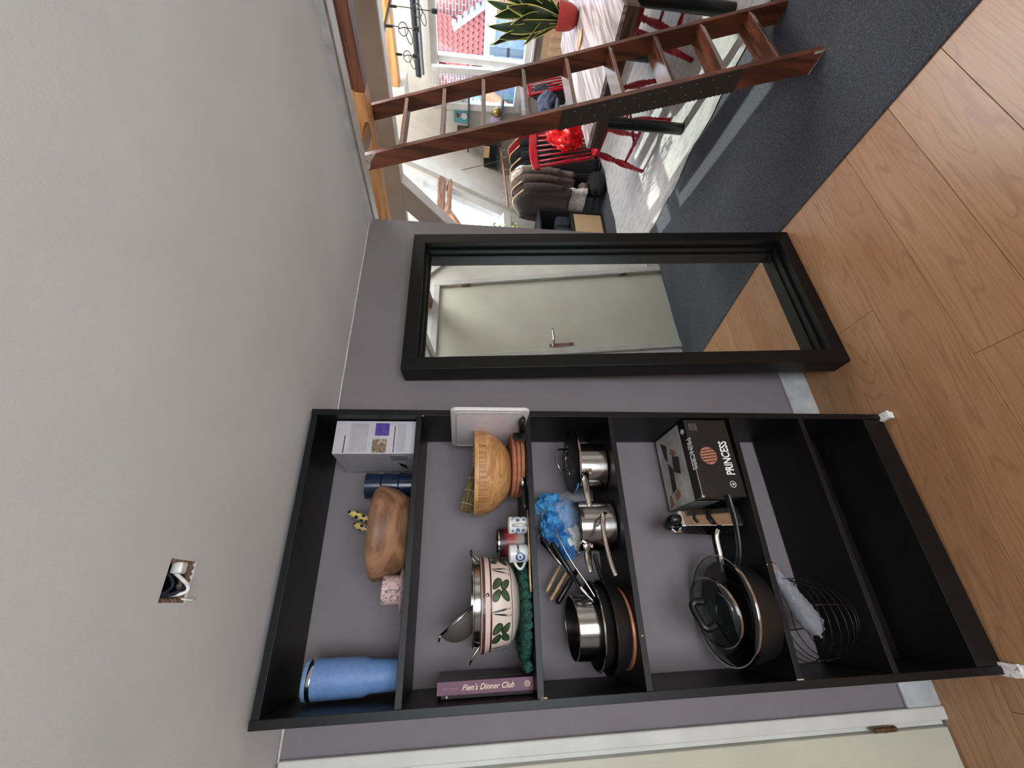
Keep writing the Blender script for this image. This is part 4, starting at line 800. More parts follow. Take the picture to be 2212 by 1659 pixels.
# pictures printed on top: pan, hands, dark board
def flat(b, pts, z): 
    t = bmesh.new(); f_ = t.faces.new([t.verts.new((p[0],p[1],z)) for p in pts]); merge(b, t)
zt_ = gz1+0.0009
b = newbm(); flat(b, [(0.60,-0.16),(0.66,-0.17),(0.675,-0.125),(0.62,-0.115)], zt_); flat(b, [(0.745,-0.06),(0.72,-0.10),(0.66,-0.09),(0.68,-0.07)], zt_); flat(b, [(0.66,-0.085),(0.55,-0.075),(0.56,-0.11),(0.63,-0.115)], zt_); part('grill_picture', b, M_boxblack, gbb)
b = newbm(); flat(b, [(0.678,-0.16),(0.70,-0.135),(0.69,-0.11),(0.665,-0.14)], zt_+0.0003); flat(b, [(0.545,-0.085),(0.56,-0.12),(0.535,-0.13),(0.52,-0.10)], zt_+0.0003); flat(b, [(0.505,-0.04),(0.55,-0.05),(0.545,-0.065),(0.51,-0.07)], zt_+0.0003); part('hands_picture', b, M_patty, gbb)
# grater
gc = Vector((0.440,-0.158,B3(.44))); gr = thing('box_grater', 'steel box grater with a black grip standing beside the grill carton', 'grater', tuple(gc))
b = newbm(); h_ = 0.200; Mg = Matrix.Translation(gc) @ Matrix.Rotation(R(14),4,'Z')
bw, bd2, tw, td = 0.032, 0.044, 0.024, 0.032
V8 = [(-bw,-bd2,0.004),(bw,-bd2,0.004),(bw,bd2,0.004),(-bw,bd2,0.004),(-tw,-td,h_),(tw,-td,h_),(tw,td,h_),(-tw,td,h_)]
hexa(b, [Mg@Vector(p) for p in V8], 0.002); part('grater_body', b, M_steel, gr)
b = newbm(); hexa(b, [Mg@Vector(p) for p in [(-bw-.002,-bd2-.002,0),(bw+.002,-bd2-.002,0),(bw+.002,bd2+.002,0),(-bw-.002,bd2+.002,0),(-bw,-bd2-.002,0.010),(bw,-bd2-.002,0.010),(bw,bd2+.002,0.010),(-bw,bd2+.002,0.010)]]); part('foot_rim', b, M_black, gr)
b = newbm(); hexa(b, [Mg@Vector(p) for p in [(-tw-.002,-td-.002,h_-.006),(tw+.002,-td-.002,h_-.006),(tw+.002,td+.002,h_-.006),(-tw-.002,td+.002,h_-.006),(-tw,-td,h_+.006),(tw,-td,h_+.006),(tw,td,h_+.006),(-tw,td,h_+.006)]],0.001); tube(b, [Mg@Vector(p) for p in [(-0.03,0,h_),(-0.03,0,h_+0.018),(-0.02,0,h_+0.026)]], 0.006, 8); part('collar', b, M_steel, gr)
b = newbm(); P_ = smoothpath([Mg@Vector(p) for p in [(0,-td+.006,h_+0.004),(0,-td+.004,h_+0.022),(0,-td+.014,h_+0.032),(0,td-.014,h_+0.032),(0,td-.004,h_+0.022),(0,td-.006,h_+0.004)]],5); tube(b, P_, 0.0115, 10, flat=1.3, up=(1,0,0)); part('grip', b, M_black, gr, True)
for (zz, hw) in ((0.150,0.015),(0.105,0.019)):
    b = newbm(); tube(b, [Mg@Vector((-hw+2*hw*k/10, -bd2-(zz/h_)*(-(bd2-td))-0.0035, zz+0.008*math.sin(PI*k/10))) for k in range(11)], 0.0035, 6); part('slicing_slot', b, M_ink, gr, True)
b = newbm()
for i in range(11):
    for j in range(6):
        zz = 0.02+i*0.0155; f_ = zz/h_; xx = -bw+(bw-tw)*f_-0.0012; yy = (-0.8+1.6*(j+0.5*(i%2))/5.5)*(bd2-(bd2-td)*f_); p = Mg@Vector((xx,yy,zz)); blob(b, tuple(p), (0.0014,0.0020,0.0022), 0, 1, 1)
part('grating_teeth', b, M_ink, gr, kind='stuff')
# big pan, steel-handled pan and two glass lids
bpz = B3(.2); bp = pan('big_pan', 'wide black casserole pan under the glass lids on the fourth shelf', (0.178,-0.148,bpz), 0.118, 0.140, 0.085, M_nonstick, M_black)
b = newbm(); tube(b, smoothpath([(0.30,-0.215,bpz+0.062),(0.34,-0.240,bpz+0.058),(0.42,-0.255,bpz+0.055),(0.485,-0.262,bpz+0.060),(0.505,-0.264,bpz+0.062)],6), [0.011]*6+[0.010]*6+[0.012]*6+[0.013]*7, 12, flat=0.7); part('handle', b, M_black, bp, True)
b = newbm(); tube(b, smoothpath([(0.285,-0.188,bpz+0.092),(0.33,-0.205,bpz+0.098),(0.385,-0.212,bpz+0.100),(0.408,-0.214,bpz+0.090)],6), 0.0042, 10, flat=2.2); part('steel_bracket', b, M_steel, bp, True)
def lid(nm, lab, c, r, dome, tilt, edge=0.005):
    o = thing(nm, lab, 'lid', tuple(c)); M_ = Matrix.Translation(c) @ tilt; n_ = 8; pr_ = [(r*math.sin(PI/2*k/n_), dome*math.cos(PI/2*k/n_)) for k in range(n_+1)]
    b = newbm(); lathe(b, pr_, (0,0,0), 56, M_); part('glass', b, M_lidglass, o, True)
    b = newbm(); lathe(b, [(r-0.003,-0.004),(r+0.002,-0.003),(r+edge*0.5,0.0005),(r+0.001,0.004),(r-0.003,0.003)], (0,0,0), 64, M_); part('steel_rim', b, M_steel, o, 40); return o, M_
T1 = Matrix.Rotation(R(5),4,'X') @ Matrix.Rotation(R(2),4,'Y')
l1, _m = lid('glass_lid', 'large clear glass lid with a double steel rim lying on the big black pan', Vector((0.190,-0.152,bpz+0.104)), 0.150, 0.022, T1)
T2 = Matrix.Rotation(R(12),4,'X') @ Matrix.Rotation(R(-8),4,'Y')
l2, _m = lid('glass_lid', 'smaller glass lid with a black arched handle lying on the large glass lid', Vector((0.183,-0.190,bpz+0.152)), 0.092, 0.022, T2)
b = newbm(); tube(b, smoothpath([_m@Vector(p) for p in [(0.030,0.012,0.018),(0.034,0.018,0.045),(0.022,0.020,0.056),(-0.022,0.002,0.056),(-0.034,-0.004,0.045),(-0.030,-0.006,0.018)]],5), 0.0105, 10); part('arch_handle', b, M_black, l2, True)
for sx in (0.030,-0.030):
    b = newbm(); lathe(b, [(0,0.010),(0.006,0.010),(0.007,0.020),(0.003,0.024),(0,0.024)], (sx,0.012 if sx>0 else -0.006,0.0), 12, None); b.transform(_m); part('handle_screw', b, M_steel, l2, True)
b = newbm(); tube(b, arc((0.235,-0.17,bpz+0.118),(0.145,-0.21,bpz+0.110),(0.01,-0.04,0.010),14), 0.003, 8); single('wire_loop', b, M_steel, 'curved steel loop seen through the glass lids on the fourth shelf', 'handle', (0.19,-0.2,bpz+0.11), smooth=True)

# ---- fifth compartment: wire basket and paper roll
B4 = lambda x: bz(4,x)+0.0005
zq = B4(.15); wb2 = thing('wire_basket', 'round black wire basket on the fifth shelf holding a plastic-wrapped roll', 'basket', (0.152,-0.140,zq))
M_wire = plain('black_wire', (14,14,15), 0.35)
for k in range(7):
    f_ = k/6; zz = zq+0.003+0.150*f_; r_ = 0.050+0.062*math.sin(PI/2*min(1,0.25+f_))
    part('ring', tube(newbm(), [(0.152+r_*math.cos(a_), -0.140+r_*math.sin(a_), zz+0.004*math.sin(a_*2+k)) for a_ in [2*PI*j/40 for j in range(40)]], 0.0013, 6, closed=True), M_wire, wb2, True)
for j in range(4):
    a_ = R(20+90*j); P_ = []
    for k in range(9):
        f_ = k/8; r_ = 0.050+0.062*math.sin(PI/2*min(1,0.25+f_)); P_.append((0.152+r_*math.cos(a_), -0.140+r_*math.sin(a_), zq+0.003+0.150*f_))
    part('upright_wire', tube(newbm(), P_, 0.0022, 6), M_wire, wb2, True)
rl = thing('wrapped_roll', 'roll wrapped in wrinkled plastic with a cardboard core, leaning out of the wire basket', 'roll', (0.12,-0.12,zq+0.05))
p0, p1 = Vector((0.302,-0.130,0.530)), Vector((0.098,-0.128,0.432)); d_ = (p0-p1).normalized()
b = newbm(); t = bmesh.new(); n_ = 24; rings = []; u_ = Vector((0,1,0)); w_ = d_.cross(u_)
for i in range(n_+1):
    f_ = i/n_; r_ = [0.004,0.024,0.031,0.033,0.032,0.030,0.028,0.025,0.022,0.019,0.017,0.0155,0.0155][int(f_*12)]; c_ = p1.lerp(p0, f_)
    rings.append([t.verts.new(c_+(u_*math.cos(a_)+w_*math.sin(a_))*(r_*(1+0.22*noise.noise(Vector((math.cos(a_)*2,math.sin(a_)*2,f_*14)))))) for a_ in [2*PI*k/20 for k in range(20)]])
for i in range(n_):
    for k in range(20): t.faces.new((rings[i][k],rings[i][(k+1)%20],rings[i+1][(k+1)%20],rings[i+1][k]))
t.faces.new(rings[0]); merge(b, t); part('film', b, M_filmroll, rl, True)
b = newbm(); M_ = Matrix((u_, w_, d_)).transposed().to_4x4(); M_.translation = p0-d_*0.012; lathe(b, [(0.0125,0),(0.0145,0),(0.0145,0.020),(0.0110,0.020),(0.0110,0.0)], (0,0,0), 24, M_); part('cardboard_core', b, M_cardtube, rl, 40)
b = newbm(); lathe(b, [(0,0.004),(0.0111,0.004)], (0,0,0), 24, M_); part('hollow', b, M_winedk, rl)

# ------------------------------------------------------------------ mirror
mw, mh, md = 0.725, 1.778, 0.088
mo = thing('standing_mirror', 'tall mirror in a deep black frame leaning against the mauve wall', 'mirror', (1.02+mw/2,-0.20,0.0))
MM = Matrix.Translation((1.030,-0.240,0.002)) @ Matrix.Rotation(R(0.7),4,'Z') @ Matrix.Rotation(R(-4.75),4,'X')
fwid = 0.055
def mbox(x0,x1,y0,y1,z0,z1,bev=0.0015): return box(newbm(), x0,x1,y0,y1,z0,z1,bev,MM)
def mring(w0,w1,y0,y1,nm):
    for k, (x0,x1,z0,z1) in enumerate(((w0,w1,w0,mh-w0),(mw-w1,mw-w0,w0,mh-w0),(w1,mw-w1,w0,w1),(w1,mw-w1,mh-w1,mh-w0))): part(nm, mbox(x0,x1,y0,y1,z0,z1), M_mframe, mo)
mring(0.0,fwid,0.0,md,'frame_rail'); mring(fwid,fwid+0.012,0.036,md,'inner_step')
mring(fwid+0.012,fwid+0.020,0.066,md,'glass_bead')
part('glass', box(newbm(), fwid+0.018, mw-fwid-0.018, 0.074, 0.078, fwid+0.018, mh-fwid-0.018, 0, MM), M_mirror, mo)
part('backing', box(newbm(), 0.03, mw-0.03, 0.079, 0.084, 0.03, mh-0.03, 0, MM), M_dark, mo)

# ------------------------------------------------------------------ ladder
la = thing('ladder', 'dark stained wooden ladder rising from the charcoal carpet into the loft opening', 'ladder', (2.53,-0.70,0.0))
yl = lambda z: -0.748+0.322*z
yr = lambda z: -0.654+0.318*z
for x0 in (2.290, 2.748):
    part('rail', prism(newbm(), [(yl(0.0),0.0),(yr(0.0),0.0),(yr(2.5),2.5),(yl(2.5),2.5)], 'X', x0, x0+0.030, 0.002), M_ladder, la)
for z in (0.179,0.396,0.609,0.823,1.038,1.257,1.466,1.675,1.885,2.10,2.31):
    part('rung', box(newbm(), 2.318, 2.750, yl(z)+0.001, yr(z)-0.004, z-0.020, z, 0.0015), M_rung, la)
poly = [(yl(0.315)+0.001,0.315),(yl(1.092)+0.001,1.092)]; n_ = 90
for k in range(n_+1):
    z = 1.092-0.777*k/n_; poly.append((yr(z)+0.003+(0.0045 if k % 2 else 0.0), z))
a = Mt('rusty_antislip_strip', (52,36,30), 0.85); f = a.noise(a.vec(), 220, 5, 0.8); a.base(a.ramp(f, (0.35,(34,24,22)),(0.65,(70,50,42)))); a.bump(f, 1.0, 0.004)
part('antislip_strip', prism(newbm(), poly, 'X', 2.2865, 2.290), a.m, la)
M_stud = plain('dull_stud', (150,136,122), 0.5, 0.3)
for k in range(11):
    for s_ in (0.22,0.66):
        z = 0.37+0.066*k+(0.03 if s_ > .5 else 0); y = yl(z)+(yr(z)-yl(z))*s_
        if z < 1.08: part('stud', lathe(newbm(), [(0,0.0008),(0.0024,0.0004),(0.003,-0.0006)], (0,0,0), 8, Matrix.Translation((2.286,y,z)) @ Matrix.Rotation(R(-90),4,'Y')), M_stud, la)
M_worn = plain('worn_pale_paint', (170,160,150), 0.8, sc=90, amt=0.3)
part('worn_foot', prism(newbm(), [(-0.748,0.0),(-0.655,0.0),(-0.647,0.012),(-0.735,0.010),(-0.722,0.045),(-0.733,0.046)], 'X', 2.2885, 2.2902), M_worn, la)
part('worn_top', prism(newbm(), [(yl(2.00),2.00),(yl(2.07),2.07),(yr(2.07),2.07),(yr(2.04)-0.01,2.045),(yl(2.03)+0.040,2.035)], 'X', 2.2885, 2.2902), M_worn, la)

# ------------------------------------------------------------------ dining table (built about its near left corner)
ta_ = R(4.2); TM = Matrix.Translation((2.868,0.137,0)) @ Matrix.Rotation(ta_,4,'Z')
tt = thing('dining_table', 'long dining table with pale limed plank top, brown apron and black round legs', 'table', (3.65,-0.17,0.014))
TL, TW = 1.62, 0.735
for k in range(4):
    y1 = -TW*k/4; y0 = -TW*(k+1)/4; part('plank', box(newbm(), 0, TL, y0+0.0012, y1-0.0012, 0.728, 0.750, 0.0015, TM), M_table, tt)
for (x0,x1,y0,y1) in ((0.0,0.03,-TW,0.0),(TL-0.03,TL,-TW,0.0),(0.03,TL-0.03,-0.03,0.0),(0.03,TL-0.03,-TW,-TW+0.03)): part('apron', box(newbm(), x0+0.002,x1,y0+0.002,y1-0.002,0.655,0.728,0.0015,TM), M_apron, tt)
M_blackleg = plain('black_lacquer', (20,22,24), 0.3, sc=8, amt=0.2)
for (x, y) in ((0.285,-0.020),(0.285,-TW+0.06),(TL-0.25,-0.05),(TL-0.25,-TW+0.06)): part('leg', tube(newbm(), [TM@Vector((x,y-0.02,0.014)),TM@Vector((x,y-0.02,0.66))], 0.038, 20), M_blackleg, tt, 40)

# ------------------------------------------------------------------ red spindle-back chairs
def turned(b, p0, p1, prof, seg=10):
    p0, p1 = Vector(p0), Vector(p1); tube(b, [p0.lerp(p1,f_) for f_, r_ in prof], [r_ for f_, r_ in prof], seg); return b
LEG = [(f_, r_*1.35) for f_, r_ in [(0,0.013),(0.05,0.016),(0.20,0.021),(0.30,0.018),(0.34,0.011),(0.36,0.018),(0.38,0.011),(0.42,0.015),(0.55,0.020),(0.68,0.019),(0.74,0.013),(0.76,0.017),(0.78,0.013),(1.0,0.012)]]
STR = [(f_, r_*1.3) for f_, r_ in [(0,0.007),(0.2,0.009),(0.35,0.012),(0.42,0.008),(0.5,0.014),(0.58,0.008),(0.65,0.012),(0.8,0.009),(1,0.007)]]
def make_chair(lab):
    c = thing('spindle_chair', lab, 'chair', (0,0,0), 'red spindle-back dining chairs')
    b = newbm(); poly = []
    for k in range(28):
        th = 2*PI*k/28; ex = 0.55; poly.append((0.215*math.copysign(abs(math.cos(th))**ex,math.cos(th))*(1+0.06*math.sin(th)), 0.205*math.copysign(abs(math.sin(th))**ex,math.sin(th))))
    prism(b, poly, 'Z', 0.428, 0.462, 0.010); part('seat', b, M_red, c, 40, local=True)
    for sx in (-1,1):
        for (y, yb, sp) in ((0.15,0.25,0.21),(-0.15,-0.25,0.20)): part('leg', turned(newbm(), (0.15*sx,y,0.435), (sp*sx,yb,0.0), LEG), M_red, c, True, local=True)
        part('stretcher', turned(newbm(), (0.185*sx,0.213,0.165), (0.18*sx,-0.213,0.175), STR, 8), M_red, c, True, local=True)
        part('stile', turned(newbm(), (0.175*sx,-0.165,0.45), (0.205*sx,-0.285,0.925), [(0,0.013),(0.1,0.016),(0.3,0.018),(0.36,0.012),(0.42,0.017),(0.7,0.015),(0.9,0.013),(1,0.012)]), M_red, c, True, local=True)
    part('stretcher', turned(newbm(), (-0.18,0.0,0.172), (0.18,0.0,0.172), STR, 8), M_red, c, True, local=True)
    for k in range(6):
        u_ = -0.14+0.28*k/5; part('spindle', turned(newbm(), (u_*0.85,-0.172-0.008*math.cos(u_*9),0.455), (u_,-0.292,0.92), [(0,0.006),(0.4,0.0085),(1,0.0055)], 8), M_red, c, True, local=True)
    b = newbm(); poly = [(-0.245,0.895),(-0.25,0.925),(-0.235,0.955),(-0.12,0.972),(0,0.978),(0.12,0.972),(0.235,0.955),(0.25,0.925),(0.245,0.895),(0.12,0.905),(0,0.908),(-0.12,0.905)]
    prism(b, poly, 'Y', -0.302, -0.280, 0.004)
    for v in b.verts: v.co.y += 0.5*v.co.x**2-0.01
    part('crest_rail', b, M_red, c, 40, local=True); return c
ch = make_chair('nearest red spindle-back chair on the clothes-rail side of the table, with a red plastic bag')
dup(ch, (4.75,0.42,0.03), PI, 'farther red spindle-back chair towards the window, with a denim cap on its back')
dup(ch, (3.655,-0.42,0.03), R(2), 'red spindle-back chair pushed under the table on the side away from the clothes rail')
ch.location = (3.633,0.396,0.03); ch.rotation_euler = (0,0,R(170))
b = newbm(); t = bmesh.new(); bmesh.ops.create_icosphere(t, subdivisions=4, radius=1.0)
for v in t.verts:
    n_ = abs(noise.noise(v.co*1.9+Vector((2,0,5))))*2.0-0.35+0.8*abs(noise.noise(v.co*4.0+Vector((1,4,0)))); v.co *= 1-0.42*n_; v.co = Vector((v.co.x*(0.15-0.03*v.co.z),v.co.y*0.10,v.co.z*0.16))
t.transform(Matrix.Translation((3.70,0.555,0.715))); merge(b, t); single('red_bag', b, M_redbag, 'shiny crumpled bright red plastic bag hanging on the nearest red chair', 'bag', (3.70,0.555,0.6), None, True)
ca = thing('cap', 'faded denim blue cap hanging on the farther red chair', 'cap', (4.38,0.68,0.72))
b = newbm(); blob(b, (4.38,0.68,0.79), (0.105,0.095,0.095), 0.25, 1.8, 4, 5, None, True); part('crown', b, M_denim, ca, True)
b = newbm(); blob(b, (4.30,0.66,0.715), (0.07,0.075,0.022), 0.2, 2, 3, 5); part('peak', b, M_denim, ca, True)
b = newbm(); blob(b, (4.62,0.72,0.74), (0.16,0.06,0.17), 0.25, 2.2, 4, 8, None, True); single('black_jacket', b, M_c['black'], 'black jacket draped over the farther red chair behind the denim cap', 'jacket', (4.62,0.72,0.6), None, True)

# plant and small things on the table
sp = thing('snake_plant', 'tall snake plant with yellow-edged leaves in a red pot on the dining table', 'plant', (4.02,-0.115,0.751))
part('pot', lathe(newbm(), [(0,0),(0.040,0),(0.060,0.012),(0.078,0.045),(0.085,0.085),(0.086,0.148),(0.079,0.150),(0.077,0.09),(0,0.085)], (4.02,-0.115,0.7505), 40), M_pot, sp, 40)
part('soil', lathe(newbm(), [(0,0.13),(0.078,0.128)], (4.02,-0.115,0.7505), 24), M_soil, sp)
def strap(base, tip, w, twist, bend):
    t = bmesh.new(); cl = t.loops.layers.color.new('edge'); base, tip = Vector(base), Vector(tip); d = (tip-base).normalized(); n_ = 16; rows_ = []
    s0 = Vector((math.cos(twist),math.sin(twist),0)); 
    for i in range(n_+1):
        f_ = i/n_; a_ = twist+0.35*f_+0.2*math.sin(f_*6+twist*5); s_ = Vector((math.cos(a_),math.sin(a_),0)); nn = d.cross(s_).normalized()
        p = base.lerp(tip,f_)+Vector(bend)*math.sin(PI*f_); ww = w*(0.45+0.85*math.sin(min(1.0,f_*1.25+0.1)*PI*0.62))*(1-f_**5) if f_ < 1 else 0.0008
        rows_.append([t.verts.new(p+s_*ww*k_+nn*0.012*(abs(k_)-0.5)) for k_ in (-1,-0.87,0,0.87,1)])
    for a_, c_ in zip(rows_, rows_[1:]):
        for k in range(4):
            f = t.faces.new((a_[k],a_[k+1],c_[k+1],c_[k])); e = 1.0 if k in (0,3) else 0.0
            for l_ in f.loops: l_[cl] = (e,e,e,1)
    b = newbm(); me = bpy.data.meshes.new('tmp'); t.to_mesh(me); t.free(); b.from_mesh(me); bpy.data.meshes.remove(me); bmesh.ops.solidify(b, geom=b.faces[:], thickness=0.0025); return b
for k, (tp, w_, tw) in enumerate((((4.05,0.125,1.375),0.034,0.9),((4.04,0.00,1.405),0.040,1.1),((4.05,-0.055,1.36),0.042,1.3),((4.0,0.055,1.32),0.036,1.5),((4.03,-0.13,1.27),0.040,1.0),((3.95,-0.06,1.24),0.038,0.7),((4.1,0.085,1.24),0.030,1.9),((4.06,-0.19,1.37),0.040,1.4),((3.93,-0.17,1.28),0.038,0.9),((4.12,-0.12,1.42),0.038,1.2),((3.97,0.07,1.13),0.030,1.3),((4.00,-0.26,1.27),0.038,1.5),((4.10,-0.29,1.18),0.034,1.1))):
    a_ = k*2.4; bs = (4.02+0.032*math.cos(a_), -0.115+0.032*math.sin(a_), 0.875); part('leaf', strap(bs, tp, w_, tw, (0.02*math.cos(a_),0.02*math.sin(a_),0)), M_snake, sp, True)
tz = 0.7505
b = newbm(); lathe(b, [(0,0),(0.05,0),(0.056,0.006),(0.056,0.011),(0.05,0.011),(0.047,0.006),(0,0.005)], (3.74,-0.10,tz)); single('coaster_dish', b, M_lightwood, 'small round wooden dish on the table next to the red plant pot', 'dish', (3.74,-0.10,tz), None, 40)
eg = thing('eyeglasses', 'thin-framed spectacles lying on the limed table beside the wooden dish', 'glasses', (3.66,-0.03,tz))
for dx in (0,0.05):
    part('lens_rim', tube(newbm(), [(3.66+dx+0.02*math.cos(a_), -0.02+0.006*math.sin(a_), tz+0.022+0.019*math.sin(a_)) for a_ in [2*PI*k/18 for k in range(18)]], 0.0012, 5, closed=True), M_copper, eg, True)
    part('temple', tube(newbm(), [(3.66+dx*1.7-0.02,-0.02,tz+0.025),(3.68+dx*0.6,-0.11,tz+0.006)], 0.0012, 5), M_copper, eg, True)

# ------------------------------------------------------------------ clothes rail and garments
ra = thing('clothes_rail', 'thin brown wooden clothes rail along the sloping wall', 'rail', (4.6,1.55,1.10))
tube_b = tube(newbm(), [(3.98,1.53,1.09),(5.28,1.57,1.155)], 0.012, 10); part('rod', tube_b, wood('rod_wood',(120,78,54),(160,112,80),'X'), ra, True)
for x in (4.78,): part('cord', tube(newbm(), [(x,1.54,1.10),(x,SY(1.6)-0.01,1.6)], 0.004, 6), M_brownstem, ra, True)
def garment(name, lab, cat, x, mt, zt_, zb_, hw, th=0.035, yc=1.55, hanger=True, sleeve=None, flare=1.0, seed=0):
    o = thing(name, lab, cat, (x,yc,zt_))
    b = newbm(); t = bmesh.new(); NZ, NA = 18, 36; rings = []
    for i in range(NZ+1):
        f_ = i/NZ; z = zt_+(zb_-zt_)*f_; s_ = min(1, f_*7)**0.6; w_ = hw*(0.25+0.75*s_)*(1-0.10*math.sin(min(1,f_*1.4)*PI)+ (flare-1)*f_); row = []
        if f_ > 0: z = zt_+(zb_-zt_)*(0.02+0.98*f_)
        for k in range(NA):
            a_ = 2*PI*k/NA; fold = 1+0.30*f_**0.5*math.sin(a_*5+seed)+0.2*f_*math.sin(a_*9+seed*2); drop = -0.07*abs(math.cos(a_))*(1-f_)*min(1,f_*5)
            row.append(t.verts.new((x+th*math.sin(a_)*fold*(0.5+0.5*s_)+0.012*math.sin(z*9+seed), yc+w_*math.cos(a_), z+drop)))
        rings.append(row)
    for i in range(NZ):
        for k in range(NA): t.faces.new((rings[i][k],rings[i][(k+1)%NA],rings[i+1][(k+1)%NA],rings[i+1][k]))
    t.faces.new(rings[0]); t.faces.new(rings[-1][::-1]); bmesh.ops.recalc_face_normals(t, faces=t.faces); merge(b, t); part('cloth', b, mt, o, True)
    if sleeve:
        for s_ in (-1,1):
            b = newbm(); tube(b, smoothpath([(x,yc+s_*hw*0.86,zt_-0.09),(x-0.01,yc+s_*hw*1.02,zt_-0.28),(x-0.012,yc+s_*hw*0.98,zt_-sleeve)],5), [0.045]*4+[0.04]*4+[0.033]*3, 12, flat=0.7); part('sleeve', b, mt, o, True)
    if hanger:
        hz_ = 1.115; b = newbm(); tube(b, smoothpath([(x-0.02,yc-hw*0.80,zt_-0.085),(x-0.01,yc-0.06,zt_-0.006),(x,yc,zt_+0.010),(x-0.01,yc+0.06,zt_-0.006),(x-0.02,yc+hw*0.80,zt_-0.085)],4), 0.0085, 8); part('hanger', b, M_lightwood, o, True)
        b = newbm(); tube(b, smoothpath([(x,yc,zt_+0.02),(x,yc,hz_-0.01),(x,yc+0.018,hz_+0.010),(x,yc,hz_+0.026),(x,yc-0.018,hz_+0.012)],4), 0.002, 6); part('hook', b, M_steel, o, True)
    return o
G = 'garments on the clothes rail'
garment('sweater','red sweater with pale shoulder at the far end of the clothes rail','sweater',4.98,M_c['red'],1.04,0.40,0.21,sleeve=0.5,seed=1)
garment('coat','long black coat hanging next to the red sweater','coat',4.84,M_c['black'],1.03,0.02,0.21,0.055,sleeve=0.6,seed=2)
garment('coat','black long coat in the middle of the clothes rail behind the taupe shirt','coat',4.62,M_c['black'],1.03,0.05,0.21,0.06,sleeve=0.55,seed=5)
garment('white_top','white blouse bunched on a hanger between the black coat and the taupe shirt','blouse',4.50,M_c['white'],1.04,0.72,0.16,0.045,seed=7)
garment('shirt','taupe grey-brown shirt on a wooden hanger, mid rail','shirt',4.38,M_c['taupe'],1.03,0.36,0.20,0.04,sleeve=0.5,seed=3)
garment('trousers','black trousers hanging below the hem of the taupe shirt','trousers',4.44,M_c['black'],0.42,0.03,0.15,0.04,hanger=False,seed=6)
garment('shirt','brown shirt on a bare wooden hanger in front of the taupe shirt','shirt',4.24,M_c['brown'],1.03,0.37,0.20,0.035,sleeve=0.48,seed=4)
garment('shirt','darkest brown long shirt, nearest the cabinet','shirt',4.10,M_c['dbrown'],1.02,0.42,0.20,0.045,sleeve=0.5,seed=8)
garment('trousers','pale grey folded trousers hanging low between the dark shirts and the cabinet','trousers',4.13,M_c['grey'],0.50,0.24,0.20,0.035,hanger=False,seed=9)
b = newbm(); blob(b, (4.30,1.42,0.10), (0.16,0.11,0.10), 0.3, 2, 3, 3, None, True); single('clothes_pile', b, M_c['black'], 'dark heap of clothes on the floor under the pale grey trousers', 'clothes', (4.30,1.42,0.01), None, True)
b = newbm(); blob(b, (4.25,1.47,0.25), (0.08,0.07,0.06), 0.3, 2, 3, 6, None, True); single('beanie', b, M_c['taupe'], 'small taupe knitted bundle on top of the dark heap of clothes', 'clothes', (4.25,1.47,0.20), None, True)

# ------------------------------------------------------------------ black cube cabinet
cu = thing('cube_cabinet', 'low black open cube cabinet at the end of the clothes rail', 'cabinet', (3.68,1.77,0.008))
M_cab = plain('black_ash_board', (40,40,42), 0.5, sc=30, amt=0.15)
for (x0,x1,z0,z1) in ((3.30,3.32,0.01,0.73),(3.675,3.695,0.03,0.73),(4.04,4.06,0.01,0.73),(3.30,4.06,0.73,0.75),(3.32,4.04,0.01,0.03),(3.32,4.04,0.365,0.383)): part('panel', box(newbm(), x0,x1,1.60,1.96,z0,z1,0.001), M_cab, cu)
part('back_panel', box(newbm(), 3.32,4.04,1.95,1.958,0.03,0.73), M_dark, cu)
b = newbm(); box(b, 3.705,4.03,1.607,1.93,0.035,0.35,0.006); single('cane_basket', b, M_cane, 'woven cane box in the lower compartment of the black cube cabinet', 'basket', (3.87,1.77,0.035))
b = newbm(); box(b, 3.72,3.86,1.64,1.92,0.385,0.56,0.04); box(b, 3.87,4.02,1.63,1.92,0.385,0.55,0.04)
single('folded_quilt', b, M_c['navy'], 'dark navy quilt folded in two rolls in the upper compartment of the black cube cabinet', 'quilt', (3.87,1.77,0.385), None, 40, 'stuff' if False else None)
jp = thing('jade_plant', 'light green jade plant on the black cube cabinet below the roof window', 'plant', (3.56,1.76,0.75))
part('pot', lathe(newbm(), [(0,0),(0.06,0),(0.08,0.12),(0.074,0.12),(0,0.10)], (3.56,1.76,0.7505), 28), M_terra, jp, 40)
tips = [(3.66,1.58,1.30),(3.70,1.57,1.22),(3.72,1.60,1.12),(3.62,1.60,1.26),(3.73,1.60,1.02),(3.70,1.62,0.93),(3.60,1.66,1.16),(3.50,1.70,1.2),(3.68,1.66,1.06),(3.52,1.62,1.05)]
for tp in tips: part('stem', tube(newbm(), smoothpath([(3.56,1.76,0.86),tuple(Vector((3.56,1.76,0.9)).lerp(Vector(tp),0.5)),tp],4), 0.006, 6), M_brownstem, jp, True)
rnd = random.Random(3); lm = None
for tp in tips:
    for k in range(9):
        if lm is None:
            b = newbm(); blob(b, (0,0,0.016), (0.013,0.005,0.019), 0, 1, 2); lm = part('leaf', b, M_jade, jp, True, local=True); lf = lm
        else: lf = lm.copy(); C.objects.link(lf); lf.parent = jp
        a_ = rnd.random()*6.28; lf.location = Vector(tp)-jp.location+Vector((rnd.uniform(-.035,.035),rnd.uniform(-.03,.03),rnd.uniform(-.05,.03))); lf.rotation_euler = (rnd.uniform(-1.1,1.1),rnd.uniform(-1.1,1.1),a_)
